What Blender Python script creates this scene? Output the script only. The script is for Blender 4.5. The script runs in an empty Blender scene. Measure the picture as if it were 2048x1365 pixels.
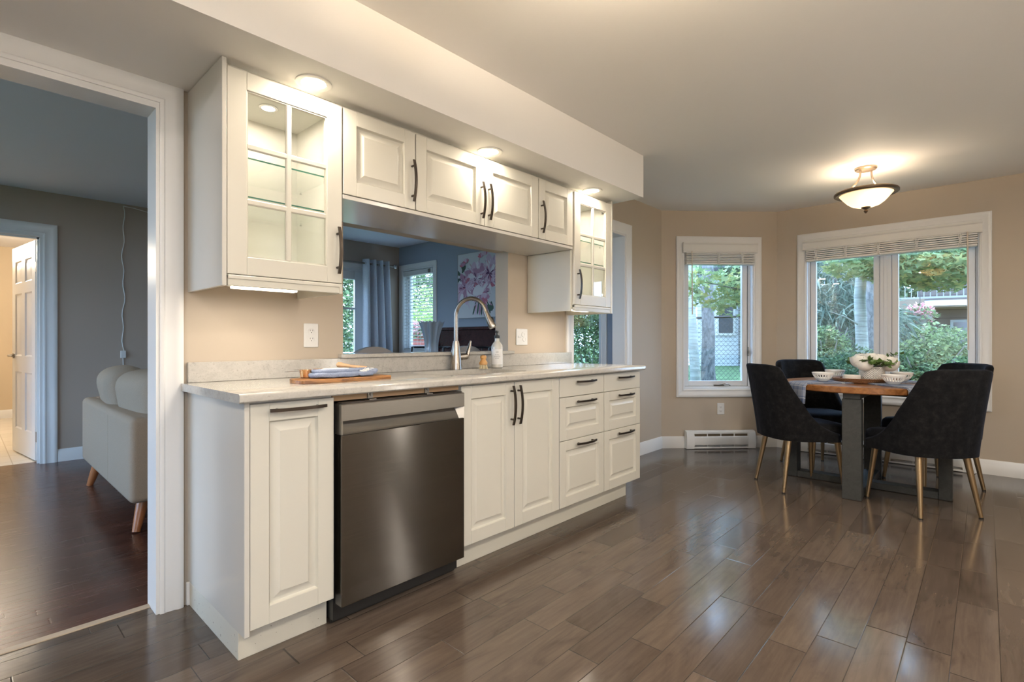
import bpy, bmesh, math, random
from mathutils import Vector, Matrix
random.seed(7)
S = bpy.context.scene
COL = S.collection
PI = math.pi
R = math.radians

# ------------------------------------------------------------------ camera
cd = bpy.data.cameras.new('camera')
cam = bpy.data.objects.new('camera', cd)
COL.objects.link(cam)
cam.location = (-.648, -2.385, 1.072)
cam.rotation_euler = (PI/2, 0, -(PI/2 - math.atan2(948, 1024)))
cd.sensor_width = 36
cd.lens = 18.0
cd.clip_start = .02
cd.clip_end = 200
S.camera = cam

# ------------------------------------------------------------------ world, exposure
w = bpy.data.worlds.new('sky')
S.world = w
w.use_nodes = True
bgn = w.node_tree.nodes['Background']
bgn.inputs[0].default_value = (.45, .67, 1.0, 1)
bgn.inputs[1].default_value = 4.2
S.view_settings.view_transform = 'Standard'
S.view_settings.look = 'None'
S.view_settings.gamma = 1
S.view_settings.use_curve_mapping = False
S.view_settings.exposure = 1.84
cy = S.cycles
cy.use_denoising = True
cy.max_bounces = 9
cy.diffuse_bounces = 4
cy.glossy_bounces = 4
cy.transmission_bounces = 6
cy.transparent_max_bounces = 16
cy.sample_clamp_indirect = 4
cy.caustics_reflective = False
cy.caustics_refractive = False
WARM = (1.0, .88, .73)


def light(name, kind, loc, power, color=WARM, size=.1, rot=(0, 0, 0), sy=None, spread=None):
    l = bpy.data.lights.new(name, kind)
    l.energy = power
    l.color = color
    if kind == 'AREA':
        if sy:
            l.shape = 'RECTANGLE'
            l.size = size
            l.size_y = sy
        else:
            l.shape = 'DISK'
            l.size = size
        if spread:
            l.spread = spread
    else:
        l.shadow_soft_size = size
    o = bpy.data.objects.new(name, l)
    COL.objects.link(o)
    o.location = loc
    o.rotation_euler = rot
    return o


def portal(loc, rot, sx, sy):
    o = light('window_daylight_portal', 'AREA', loc, 1, (1, 1, 1), sx, rot, sy)
    o.data.cycles.is_portal = True
    return o


# daylight portals just outside each window, facing in
portal((5.16, -1.72, 1.3), (PI/2, 0, PI/2), 1.3, 1.5)
portal((4.66, -.30, 1.3), (PI/2, 0, R(135.7)), .75, 1.5)
portal((3.72, 3.2, 1.5), (PI/2, 0, PI/2), .8, 1.2)
portal((3.72, 1.0, 1.3), (PI/2, 0, PI/2), 1.35, 1.5)
portal((2.4, 3.83, 1.2), (PI/2, 0, PI), 1.3, 1.7)
portal((-3.3, 1.9, 1.3), (PI/2, 0, -PI/2), 2.8, 1.9)
portal((-2.22, -4.43, 1.27), (PI/2, 0, 0), 1.3, 1.65)


# ------------------------------------------------------------------ materials
def mat(name, col=(.8, .8, .8), rough=.5, metal=0, spec=.5, **kw):
    m = bpy.data.materials.new(name)
    m.use_nodes = True
    b = m.node_tree.nodes['Principled BSDF']
    b.inputs['Base Color'].default_value = (*col, 1)
    b.inputs['Roughness'].default_value = rough
    b.inputs['Metallic'].default_value = metal
    b.inputs['Specular IOR Level'].default_value = spec
    for k, v in kw.items():
        k = k.replace('_', ' ')
        if k in b.inputs:
            b.inputs[k].default_value = v
    return m


class NT:
    def __init__(s, m):
        s.m = m
        s.t = m.node_tree
        s.b = s.t.nodes.get('Principled BSDF')

    def n(s, typ, props=None, **ins):
        nd = s.t.nodes.new(typ)
        for k, v in (props or {}).items():
            setattr(nd, k, v)
        for k, v in ins.items():
            key = int(k[1:]) if k[0] == 'i' and k[1:].isdigit() else k.replace('_', ' ')
            s.set(nd.inputs[key], v)
        return nd

    def set(s, inp, v):
        if isinstance(v, bpy.types.NodeSocket):
            s.t.links.new(v, inp)
        else:
            inp.default_value = v

    def math(s, op, a, b=0.0, c=0.0):
        nd = s.n('ShaderNodeMath', {'operation': op}, i0=a, i1=b)
        if op in ('MULTIPLY_ADD',):
            s.set(nd.inputs[2], c)
        return nd.outputs[0]

    def ramp(s, fac, stops, interp='LINEAR'):
        nd = s.n('ShaderNodeValToRGB', Fac=fac)
        e = nd.color_ramp.elements
        nd.color_ramp.interpolation = interp
        while len(e) < len(stops):
            e.new(.5)
        for el, (p, c) in zip(e, stops):
            el.position = p
            el.color = (*c, 1) if len(c) == 3 else c
        return nd.outputs[0]

    def mix(s, fac, a, b, blend='MIX'):
        nd = s.n('ShaderNodeMix', {'data_type': 'RGBA', 'blend_type': blend})
        s.set(nd.inputs[0], fac)
        for i, v in ((6, a), (7, b)):
            if isinstance(v, tuple) and len(v) == 3:
                v = (*v, 1)
            s.set(nd.inputs[i], v)
        return nd.outputs[2]

    def noise(s, scale, vec=None, detail=3, rough=.5, dist=0):
        nd = s.n('ShaderNodeTexNoise', Scale=scale, Detail=detail, Roughness=rough, Distortion=dist)
        if vec is not None:
            s.set(nd.inputs['Vector'], vec)
        return nd.outputs[0]

    def obj(s):
        return s.n('ShaderNodeTexCoord').outputs['Object']

    def pos(s):
        return s.n('ShaderNodeNewGeometry').outputs['Position']

    def scale(s, vec, x, y, z, rz=0):
        nd = s.n('ShaderNodeMapping', Vector=vec)
        nd.inputs['Scale'].default_value = (x, y, z)
        nd.inputs['Rotation'].default_value = (0, 0, rz)
        return nd.outputs[0]

    def bump(s, h, strength=.2, dist=.01):
        nd = s.n('ShaderNodeBump', Strength=strength, Distance=dist, Height=h)
        s.t.links.new(nd.outputs[0], s.b.inputs['Normal'])

    def color(s, c):
        s.set(s.b.inputs['Base Color'], c)

    def rough(s, c):
        s.set(s.b.inputs['Roughness'], c)


def planks(name, width, length, cols, rough, seam=.0012, seamcol=(.02, .015, .012), cloud=.4, bump=.12):
    m = mat(name)
    n = NT(m)
    sp = n.n('ShaderNodeSeparateXYZ', Vector=n.pos())
    x, y = sp.outputs[0], sp.outputs[1]
    yr = n.math('DIVIDE', n.math('ADD', y, 50.0), width)
    row = n.math('FLOOR', yr)
    wn = n.n('ShaderNodeTexWhiteNoise', {'noise_dimensions': '1D'}, W=row).outputs[0]
    xl = n.math('ADD', n.math('DIVIDE', n.math('ADD', x, 50.0), length), n.math('MULTIPLY', wn, 13.7))
    wob = n.math('MULTIPLY', n.noise(1.0, n.n('ShaderNodeCombineXYZ', X=n.math('MULTIPLY', xl, .55), Y=n.math('MULTIPLY', row, 7.13)).outputs[0], 0), 1.6)
    xl = n.math('ADD', xl, wob)
    colm = n.math('FLOOR', xl)
    idn = n.n('ShaderNodeTexWhiteNoise', {'noise_dimensions': '2D'}, Vector=n.n('ShaderNodeCombineXYZ', X=row, Y=colm).outputs[0])
    k = len(cols)
    base = n.ramp(idn.outputs[0], [(i/(k-1), c) for i, c in enumerate(cols)])
    off = n.n('ShaderNodeVectorMath', {'operation': 'ADD'}, i0=n.pos(), i1=n.n('ShaderNodeVectorMath', {'operation': 'SCALE'}, i0=idn.outputs[1], Scale=9.0).outputs[0]).outputs[0]
    grain = n.noise(1.0, n.scale(off, 4, 60, 1), 4, .6, .4)
    c1 = n.mix(.35, base, n.ramp(grain, [(.3, (.35, .33, .32)), (.7, (1, 1, 1))]), 'MULTIPLY')
    cl = n.noise(1.0, n.scale(off, 3.2, 9, 1), 4, .6, 1.2)
    c2 = n.mix(cloud, c1, n.ramp(cl, [(.26, (.35, .33, .32)), (.40, (.78, .76, .75)), (.55, (1, 1, 1)), (.75, (1.0, 1.0, 1.0))]), 'MULTIPLY')
    fy = n.math('FRACT', yr)
    dy = n.math('MULTIPLY', n.math('MINIMUM', fy, n.math('SUBTRACT', 1.0, fy)), width)
    fx = n.math('FRACT', xl)
    dx = n.math('MULTIPLY', n.math('MINIMUM', fx, n.math('SUBTRACT', 1.0, fx)), length*.7)
    d = n.math('MINIMUM', dy, dx)
    sm = n.math('LESS_THAN', d, seam)
    n.color(n.mix(n.math('MULTIPLY', sm, .8), c2, seamcol))
    n.rough(n.math('ADD', n.math('MULTIPLY', grain, .12), rough))
    hgt = n.math('ADD', n.math('MINIMUM', n.math('DIVIDE', d, seam*2.2), 1.0), n.math('MULTIPLY', grain, .12))
    n.bump(hgt, bump, .004)
    return m


M = {}
M['floor'] = planks('floor_hardwood', .122, .62, [(.088, .066, .051), (.120, .092, .072), (.100, .076, .058), (.130, .101, .079), (.080, .060, .047), (.109, .083, .065)], .085, .0011, cloud=.55)
M['floor_dark'] = planks('floor_dark_strips', .057, .75, [(.060, .020, .013), (.088, .031, .020), (.070, .025, .016), (.052, .018, .012), (.102, .040, .026)], .20, .0009, (.10, .06, .045), .25, .05)


def paint(name, col, rough=.55, bump=.03):
    m = mat(name, col, rough, spec=.3)
    n = NT(m)
    n.bump(n.noise(220, n.pos(), 2), bump, .002)
    return m


M['wall'] = paint('paint_beige', (.475, .405, .32))
M['wall_living'] = paint('paint_taupe', (.43, .352, .287))
M['wall_blue_light'] = paint('paint_taupe_blue_light', (.30, .335, .40))  # taupe room paint with blue window light put into its colour
M['wall_hall'] = paint('paint_tan', (.58, .48, .345))
M['ceiling'] = paint('paint_ceiling', (.83, .815, .79), .7)
M['soffit'] = paint('paint_soffit', (.83, .815, .785), .6)
M['trim'] = mat('trim_white', (.74, .735, .72), .32)
M['white'] = mat('white_plastic', (.70, .69, .66), .35)
M['vinyl'] = mat('vinyl_white', (.70, .71, .72), .4)
M['gasket'] = mat('gasket_grey', (.16, .16, .17), .6)
M['cab'] = mat('lacquer_cream', (.63, .608, .53), .28)
M['cabin'] = mat('lacquer_interior', (.80, .785, .73), .4)
M['cabgloss'] = mat('cabinet_side_white', (.60, .58, .53), .16)
M['bronze'] = mat('handle_bronze', (.085, .070, .058), .32, .9)
M['dark'] = mat('black_plastic', (.012, .012, .012), .35)
M['tan_wood'] = mat('raw_wood', (.50, .32, .17), .6)
M['chrome'] = mat('chrome', (.75, .75, .75), .12, 1)
M['nickel'] = mat('hinge_nickel', (.30, .27, .23), .35, 1)
M['fixture'] = mat('fixture_bronze', (.14, .10, .07), .35, .7)
M['fixture_nickel'] = mat('fixture_brushed', (.45, .36, .28), .35, .9)
M['heater'] = mat('heater_white', (.74, .73, .70), .38)
M['heater_in'] = mat('heater_fins', (.18, .14, .09), .5, .5)
M['black_metal'] = mat('black_metal', (.012, .012, .014), .4, .3)
M['gold'] = mat('leg_bronze', (.36, .255, .145), .34, .95)
M['foot'] = mat('foot_black', (.01, .01, .01), .5)
M['walnut'] = mat('leg_walnut', (.36, .13, .045), .35)
M['ceramic'] = mat('ceramic_white', (.80, .78, .74), .25)
M['candle'] = mat('candle_wax', (.78, .73, .66), .5)
M['grey_fab'] = mat('chair_grey', (.33, .31, .295), .9)
M['white_fab'] = mat('chair_pale', (.42, .40, .385), .9)
M['leaf_dk'] = mat('arrangement_leaf', (.11, .19, .045), .5)
M['petal'] = mat('petal_white', (.84, .81, .74), .6)


def stone():
    m = mat('quartz', (.6, .57, .52), .13)
    n = NT(m)
    p = n.pos()
    a = n.noise(34, p, 5, .65, .6)
    b = n.noise(16, p, 4, .6, 1.2)
    sp = n.noise(140, p, 2)
    c = n.ramp(a, [(.28, (.37, .355, .325)), (.42, (.465, .446, .408)), (.62, (.495, .475, .435)), (.8, (.53, .51, .47))])
    c = n.mix(.25, c, n.ramp(b, [(.40, (.72, .70, .68)), (.5, (1, 1, 1)), (.56, (.82, .81, .80)), (.62, (1, 1, 1))]), 'MULTIPLY')
    c = n.mix(.5, c, n.ramp(sp, [(.30, (.62, .60, .56)), (.40, (1, 1, 1))]), 'MULTIPLY')
    n.color(c)
    return m


M['stone'] = stone()


def steel(name, col, rough, aniso=0, streak=(3, 1, 900)):
    m = mat(name, col, rough, 1)
    n = NT(m)
    g = n.noise(1.0, n.scale(n.pos(), *streak), 3, .6)
    n.color(n.mix(.10, col, n.ramp(g, [(.3, (.45, .45, .45)), (.7, (1, 1, 1))]), 'MULTIPLY'))
    n.rough(n.math('ADD', n.math('MULTIPLY', g, .08), rough-.04))
    n.b.inputs['Anisotropic'].default_value = aniso
    n.b.inputs['Anisotropic Rotation'].default_value = .25
    if aniso:
        t = n.n('ShaderNodeTangent', {'direction_type': 'UV_MAP'})
        n.t.links.new(t.outputs[0], n.b.inputs['Tangent'])
    return m


M['steel_door'] = steel('brushed_steel_door', (.20, .19, .178), .185, .96)
M['steel_strip'] = steel('brushed_steel_strip', (.34, .325, .30), .42)
M['steel'] = steel('brushed_nickel', (.36, .33, .295), .26, 0, (90, 90, 90))
M['sink'] = steel('sink_steel', (.55, .54, .52), .3)


def wood(name, c0, c1, sx=4, sy=40, sz=40, rough=.4, dist=1.5):
    m = mat(name, c0, rough)
    n = NT(m)
    a = n.noise(1.0, n.scale(n.obj(), sx, sy, sz), 5, .6, dist)
    n.color(n.ramp(a, [(.32, c0), (.66, c1)]))
    return m


M['olive'] = wood('olive_wood', (.13, .05, .014), (.36, .165, .05), 6, 22, 30, .4, 2.5)
M['bamboo'] = wood('bamboo', (.55, .28, .09), (.68, .38, .14), 8, 30, 30)
M['lightwood'] = wood('light_wood', (.62, .38, .20), (.72, .48, .28), 8, 30, 30)
M['tabletop'] = wood('table_wood', (.16, .058, .016), (.31, .135, .042), 3, 26, 26, .3, 1.0)
M['tablebase'] = wood('table_base_grey', (.026, .028, .027), (.042, .044, .042), 3, 30, 30, .5)
M['mahogany'] = wood('mahogany', (.030, .010, .012), (.055, .018, .018), 3, 30, 30, .22)
M['copper'] = mat('copper', (.66, .36, .16), .25, 1)


def velvet():
    m = mat('velvet_black', (.010, .011, .016), .9, spec=.12)
    n = NT(m)
    a = n.noise(24, n.obj(), 6, .8)
    n.color(n.ramp(a, [(.36, (.0030, .0030, .0034)), (.52, (.007, .0068, .0072)), (.72, (.018, .017, .0165))]))
    n.b.inputs['Sheen Weight'].default_value = .12
    n.b.inputs['Sheen Roughness'].default_value = .45
    n.b.inputs['Sheen Tint'].default_value = (.22, .27, .42, 1)
    return m


M['velvet'] = velvet()


def fabric(name, c0, c1, scale=260, rough=.95, bump=.25):
    m = mat(name, c0, rough, spec=.15)
    n = NT(m)
    a = n.noise(scale, n.obj(), 2)
    n.color(n.mix(a, c0, c1))
    n.bump(a, bump, .003)
    return m


M['sofa'] = fabric('linen_greige', (.255, .203, .152), (.38, .305, .232))
M['towel'] = fabric('terry_blue', (.11, .15, .25), (.36, .41, .53), 320, .95, .6)
M['towel_white'] = fabric('terry_white', (.68, .68, .68), (.78, .78, .78), 320, .95, .6)
M['curtain'] = fabric('curtain_grey', (.50, .54, .61), (.66, .70, .77), 60)


def napkin():
    m = mat('plaid_napkin', (.45, .5, .58), .9, spec=.15)
    n = NT(m)
    sp = n.n('ShaderNodeSeparateXYZ', Vector=n.n('ShaderNodeTexCoord').outputs['UV'])
    cs = None
    for o, f in ((sp.outputs[0], 4.0), (sp.outputs[1], 4.0)):
        fr = n.math('FRACT', n.math('MULTIPLY', o, f))
        band = n.ramp(fr, [(0, (.30, .33, .40)), (.40, (.13, .17, .27)), (.52, (.66, .66, .66)), (.58, (.13, .17, .27)), (.92, (.36, .38, .44))], 'CONSTANT')
        cs = band if cs is None else n.mix(.5, cs, band)
    n.color(cs)
    n.bump(n.noise(300, n.obj(), 2), .2, .002)
    return m


M['napkin'] = napkin()


def wicker(name, c0, c1, fz, fa, bump=.9):
    m = mat(name, c0, .6)
    n = NT(m)
    sp = n.n('ShaderNodeSeparateXYZ', Vector=n.obj())
    ang = n.math('ARCTAN2', sp.outputs[1], sp.outputs[0])
    a = n.math('SINE', n.math('MULTIPLY', ang, fa))
    zz = n.math('MULTIPLY', sp.outputs[2], fz)
    b = n.math('SINE', zz)
    pr = n.math('MULTIPLY', a, b)
    h = n.math('ADD', n.math('MULTIPLY', pr, .5), .5)
    n.color(n.mix(h, c0, c1))
    n.bump(h, bump, .006)
    return m


M['tray'] = wicker('rattan_tray', (.17, .066, .020), (.30, .13, .045), 700, 90)
M['pot'] = wicker('white_woven_pot', (.58, .55, .51), (.76, .73, .69), 420, 30)


def glass(name, tint=(1, 1, 1), f0=.045, rough=0.0):
    m = bpy.data.materials.new(name)
    m.use_nodes = True
    n = NT(m)
    n.t.nodes.remove(n.b)
    out = n.t.nodes['Material Output']
    lw = n.n('ShaderNodeLayerWeight', Blend=.5)
    f = n.math('MULTIPLY_ADD', n.math('POWER', lw.outputs['Facing'], 5.0), 1-f0, f0)
    tr = n.n('ShaderNodeBsdfTransparent', Color=(*tint, 1))
    gl = n.n('ShaderNodeBsdfGlossy', Roughness=rough, Color=(1, 1, 1, 1))
    mx = n.n('ShaderNodeMixShader', i0=f, i1=tr.outputs[0], i2=gl.outputs[0])
    n.t.links.new(mx.outputs[0], out.inputs[0])
    return m


M['glass'] = glass('window_glass', (.97, .985, .985), .075)
M['glass_cab'] = glass('cabinet_glass', (.985, .99, .985), .03)
M['shelf_glass'] = glass('shelf_glass', (.975, .99, .98), .025)
M['bottle'] = glass('bottle_glass', (.93, .94, .92), .05)
M['shelf_edge'] = mat('shelf_edge_green', (.05, .20, .14), .2)


def emis(name, col, strength, base=(.8, .8, .8)):
    m = mat(name, base, .4)
    b = m.node_tree.nodes['Principled BSDF']
    b.inputs['Emission Color'].default_value = (*col, 1)
    b.inputs['Emission Strength'].default_value = strength
    return m


M['lamp_disc'] = emis('lamp_diffuser', (1, .84, .62), 6)
M['bar_light'] = emis('bar_light_diffuser', (1, .86, .68), 2.6)
M['column'] = emis('streak_tube_glow', (1, .92, .82), 12)  # glow of the tube added for the dishwasher streak
M['globe'] = emis('fill_globe_glow', (1, .90, .78), 3)  # glow of the added fill globes
M['lamp_bowl'] = emis('lamp_bowl_glass', (1, .70, .40), .10, (.66, .55, .40))
n = NT(M['lamp_bowl'])
tl = n.n('ShaderNodeBsdfTranslucent', Color=(.62, .48, .30, 1))
mx = n.n('ShaderNodeMixShader', i0=.4, i1=n.b.outputs[0], i2=tl.outputs[0])
n.t.links.new(mx.outputs[0], n.t.nodes['Material Output'].inputs[0])


def leafm(name, c0, c1, c2):
    m = mat(name, c0, .6, spec=.25)
    n = NT(m)
    rnd = n.n('ShaderNodeNewGeometry').outputs['Random Per Island']
    n.color(n.ramp(rnd, [(0, c0), (.55, c1), (1, c2)]))
    b = n.b
    out = n.t.nodes['Material Output']
    tl = n.n('ShaderNodeBsdfTranslucent')
    n.t.links.new(b.inputs['Base Color'].links[0].from_socket, tl.inputs['Color'])
    mx = n.n('ShaderNodeMixShader', i0=.35, i1=b.outputs[0], i2=tl.outputs[0])
    n.t.links.new(mx.outputs[0], out.inputs[0])
    return m


M['leaf_green'] = leafm('leaf_green', (.065, .105, .055), (.155, .235, .11), (.36, .45, .21))
M['leaf_dark'] = leafm('leaf_dark', (.05, .085, .055), (.10, .16, .09), (.20, .28, .14))
M['leaf_maple'] = leafm('leaf_maple', (.19, .29, .14), (.30, .41, .20), (.52, .50, .19))
M['leaf_spruce'] = leafm('leaf_spruce', (.08, .12, .095), (.15, .20, .16), (.27, .33, .26))
M['leaf_sun'] = leafm('leaf_sunlit', (.26, .42, .14), (.45, .58, .20), (.66, .70, .30))
M['petal_pink'] = leafm('petal_pink', (.62, .16, .22), (.70, .35, .38), (.75, .60, .55))


def bark(name, c0, c1, sc=(6, 6, 30)):
    m = mat(name, c0, .9)
    n = NT(m)
    a = n.noise(1.0, n.scale(n.pos(), *sc), 4, .6, .6)
    n.color(n.ramp(a, [(.35, c0), (.62, c1)]))
    n.bump(a, .5, .02)
    return m


M['birch'] = bark('bark_birch', (.23, .25, .235), (.36, .39, .36), (3, 3, 38))
M['bark'] = bark('bark_dark', (.07, .075, .08), (.20, .20, .20), (25, 25, 12))
M['twig'] = mat('twig_grey', (.22, .21, .19), .9)


def ground_m():
    m = mat('ground_lawn', (.05, .10, .04), 1, spec=.1)
    n = NT(m)
    a = n.noise(3, n.pos(), 5, .7)
    n.color(n.ramp(a, [(.3, (.035, .06, .03)), (.7, (.10, .17, .075))]))
    return m


M['ground'] = ground_m()


def siding(name, c, period=.15, c2=None):
    m = mat(name, c, .7)
    n = NT(m)
    z = n.n('ShaderNodeSeparateXYZ', Vector=n.pos()).outputs[2]
    f = n.math('FRACT', n.math('DIVIDE', z, period))
    n.color(n.ramp(f, [(0, c2 or tuple(.45*q for q in c)), (.12, c)], 'CONSTANT'))
    return m


M['siding_white'] = siding('siding_white', (.62, .66, .70))
M['siding_dark'] = siding('siding_dark', (.075, .065, .06), .2)
M['deck_wood'] = mat('deck_fascia', (.16, .115, .085), .8)


def brickm():
    m = mat('stone_brick', (.2, .2, .2), .9)
    n = NT(m)
    v = n.scale(n.pos(), 1, 1, 1)
    b = n.n('ShaderNodeTexBrick', Scale=1.0, Color1=(.13, .14, .15, 1), Color2=(.22, .23, .24, 1), Mortar=(.34, .36, .37, 1))
    b.inputs['Mortar Size'].default_value = .012
    b.inputs['Brick Width'].default_value = .30
    b.inputs['Row Height'].default_value = .09
    sp = n.n('ShaderNodeSeparateXYZ', Vector=v)
    n.set(b.inputs['Vector'], n.n('ShaderNodeCombineXYZ', X=n.math('ADD', sp.outputs[0], sp.outputs[1]), Y=sp.outputs[2]).outputs[0])
    n.color(b.outputs[0])
    return m


M['brick'] = brickm()


def tile_m():
    m = mat('hall_tile', (.72, .66, .56), .25)
    n = NT(m)
    b = n.n('ShaderNodeTexBrick', Scale=1.0, Color1=(.70, .64, .54, 1), Color2=(.76, .70, .60, 1), Mortar=(.55, .49, .40, 1))
    b.offset = 0
    b.inputs['Mortar Size'].default_value = .004
    b.inputs['Brick Width'].default_value = .33
    b.inputs['Row Height'].default_value = .33
    n.set(b.inputs['Vector'], n.pos())
    n.color(b.outputs[0])
    return m


M['tile'] = tile_m()


def dirty_kick():
    m = mat('kick_scuffed', (.72, .69, .62), .4)
    n = NT(m)
    a = n.noise(75, n.pos(), 2, .5)
    n.color(n.ramp(a, [(.685, (.58, .555, .475)), (.72, (.16, .13, .10))]))
    return m


M['kick'] = mat('kick_cream', (.59, .565, .48), .35)
M['kick_scuff'] = dirty_kick()


# ------------------------------------------------------------------ mesh builder
class MB:
    def __init__(s):
        s.v = []
        s.f = []
        s.m = []
        s.uv = {}
        s.cur = 0

    def add(s, vs, fs, T=None):
        o = len(s.v)
        for p in vs:
            p = Vector(p)
            s.v.append(T @ p if T else p)
        for f in fs:
            s.f.append([i+o for i in f])
            s.m.append(s.cur)
        return s

    def box(s, x0, x1, y0, y1, z0, z1, b=0, T=None):
        x0, x1 = min(x0, x1), max(x0, x1)
        y0, y1 = min(y0, y1), max(y0, y1)
        z0, z1 = min(z0, z1), max(z0, z1)
        if b <= 0:
            vs = [(x, y, z) for x in (x0, x1) for y in (y0, y1) for z in (z0, z1)]
            fs = [(0, 1, 3, 2), (4, 6, 7, 5), (0, 4, 5, 1), (2, 3, 7, 6), (0, 2, 6, 4), (1, 5, 7, 3)]
            return s.add(vs, fs, T)
        b = min(b, (x1-x0)/2.01, (y1-y0)/2.01, (z1-z0)/2.01)
        lo = (x0, y0, z0)
        hi = (x1, y1, z1)
        vs = []
        idx = {}
        for sx in (0, 1):
            for sy_ in (0, 1):
                for sz in (0, 1):
                    sg = (sx, sy_, sz)
                    for ax in range(3):
                        p = [0, 0, 0]
                        for k in range(3):
                            e = hi[k] if sg[k] else lo[k]
                            if k != ax:
                                e += -b if sg[k] else b
                            p[k] = e
                        idx[(sg, ax)] = len(vs)
                        vs.append(p)
        fs = []
        for ax in range(3):
            o1, o2 = [k for k in range(3) if k != ax]
            for sd in (0, 1):
                q = []
                for a, c in ((0, 0), (1, 0), (1, 1), (0, 1)):
                    sg = [0, 0, 0]
                    sg[ax] = sd
                    sg[o1] = a
                    sg[o2] = c
                    q.append(idx[(tuple(sg), ax)])
                fs.append(q)
            for a in (0, 1):
                for c in (0, 1):
                    s0 = [0, 0, 0]
                    s1 = [0, 0, 0]
                    s0[ax] = 0
                    s1[ax] = 1
                    s0[o1] = s1[o1] = a
                    s0[o2] = s1[o2] = c
                    s0, s1 = tuple(s0), tuple(s1)
                    fs.append([idx[(s0, o1)], idx[(s1, o1)], idx[(s1, o2)], idx[(s0, o2)]])
        for sx in (0, 1):
            for sy_ in (0, 1):
                for sz in (0, 1):
                    sg = (sx, sy_, sz)
                    fs.append([idx[(sg, 0)], idx[(sg, 1)], idx[(sg, 2)]])
        return s.add(vs, fs, T)

    def rings(s, rings, closed=True, cap0=True, cap1=True, T=None):
        n = len(rings[0])
        vs = [p for r in rings for p in r]
        fs = []
        for i in range(len(rings)-1):
            for j in range(n if closed else n-1):
                k = (j+1) % n
                fs.append((i*n+j, i*n+k, (i+1)*n+k, (i+1)*n+j))
        if cap0:
            fs.append(tuple(range(n))[::-1])
        if cap1:
            fs.append(tuple((len(rings)-1)*n+j for j in range(n)))
        return s.add(vs, fs, T)

    def lathe(s, prof, seg=32, c=(0, 0, 0), T=None, cap0=True, cap1=True, sx=1, sy=1):
        rg = [[(c[0]+r*sx*math.cos(2*PI*j/seg), c[1]+r*sy*math.sin(2*PI*j/seg), c[2]+z) for j in range(seg)] for r, z in prof]
        return s.rings(rg, True, cap0, cap1, T)

    def tube(s, pts, r, seg=10, T=None, flat=1.0):
        pts = [Vector(p) for p in pts]
        n = len(pts)
        rs = r if isinstance(r, (list, tuple)) else [r]*n
        t0 = (pts[1]-pts[0]).normalized()
        up = Vector((0, 0, 1)) if abs(t0.z) < .9 else Vector((1, 0, 0))
        a = t0.cross(up).normalized()
        rg = []
        for i, p in enumerate(pts):
            t = (pts[min(i+1, n-1)]-pts[max(i-1, 0)]).normalized()
            a = (a-t*a.dot(t)).normalized()
            b = t.cross(a)
            rg.append([p+a*(rs[i]*math.cos(2*PI*j/seg))+b*(rs[i]*flat*math.sin(2*PI*j/seg)) for j in range(seg)])
        return s.rings(rg, True, True, True, T)

    def prism(s, poly, h0, h1, axis='z', T=None):
        def P(a, b, h):
            return {'z': (a, b, h), 'x': (h, a, b), 'y': (a, h, b)}[axis]
        return s.rings([[P(a, b, h) for a, b in poly] for h in (h0, h1)], True, True, True, T)

    def sheet(s, grid, T=None, uv=False):
        nu, nv = len(grid), len(grid[0])
        vs = [p for r in grid for p in r]
        fs = [(i*nv+j, i*nv+j+1, (i+1)*nv+j+1, (i+1)*nv+j) for i in range(nu-1) for j in range(nv-1)]
        o = len(s.v)
        s.add(vs, fs, T)
        if uv:
            for i in range(nu):
                for j in range(nv):
                    s.uv[o+i*nv+j] = (i/(nu-1), j/(nv-1))
        return s


def wmat(o):
    m = Matrix.LocRotScale(o.location, o.rotation_euler, o.scale)
    return wmat(o.parent) @ m if o.parent else m


def build(name, mb, mats, parent=None, loc=(0, 0, 0), rot=(0, 0, 0), local=False, ang=35, uv=None):
    """One mesh object. Vertices are in world space unless local; they are moved into the object's own space."""
    me = bpy.data.meshes.new(name)
    o = bpy.data.objects.new(name, me)
    COL.objects.link(o)
    o.parent = parent
    o.location = loc
    o.rotation_euler = rot
    vs = mb.v
    if not local:
        inv = wmat(o).inverted()
        vs = [inv @ p for p in vs]
    me.from_pydata([tuple(p) for p in vs], [], mb.f)
    for q in (mats if isinstance(mats, (list, tuple)) else [mats]):
        me.materials.append(q)
    if any(mb.m):
        me.polygons.foreach_set('material_index', mb.m)
    if mb.uv or uv:
        l = me.uv_layers.new(name='UVMap')
        for lp in me.loops:
            if uv:
                l.data[lp.index].uv = uv(me.vertices[lp.vertex_index].co)
            else:
                l.data[lp.index].uv = mb.uv.get(lp.vertex_index, (0, 0))
    bm = bmesh.new()
    bm.from_mesh(me)
    bmesh.ops.recalc_face_normals(bm, faces=bm.faces)
    bm.to_mesh(me)
    bm.free()
    if ang:
        me.polygons.foreach_set('use_smooth', [True]*len(me.polygons))
        me.set_sharp_from_angle(angle=R(ang))
    me.update()
    return o


def thing(name, label, cat, loc=(0, 0, 0), rz=0, group=None):
    o = bpy.data.objects.new(name, None)
    COL.objects.link(o)
    o.empty_display_size = .05
    o.location = loc
    o.rotation_euler = (0, 0, rz)
    return tag(o, label, cat, group)


def tag(o, label, cat, group=None):
    o['label'] = label
    o['category'] = cat
    if group:
        o['group'] = group
    return o


def struct(name, mb=None, m=None, parent=None, **kw):
    if mb is None:
        o = bpy.data.objects.new(name, None)
        COL.objects.link(o)
        o.location = kw.get('loc', (0, 0, 0))
        o.rotation_euler = kw.get('rot', (0, 0, 0))
    else:
        o = build(name, mb, m, parent, **kw)
    if not parent:
        o['kind'] = 'structure'
    return o


def copy_tree(o, parent=None):
    c = o.copy()
    COL.objects.link(c)
    c.parent = parent
    for ch in list(o.children):
        copy_tree(ch, c)
    return c


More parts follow.
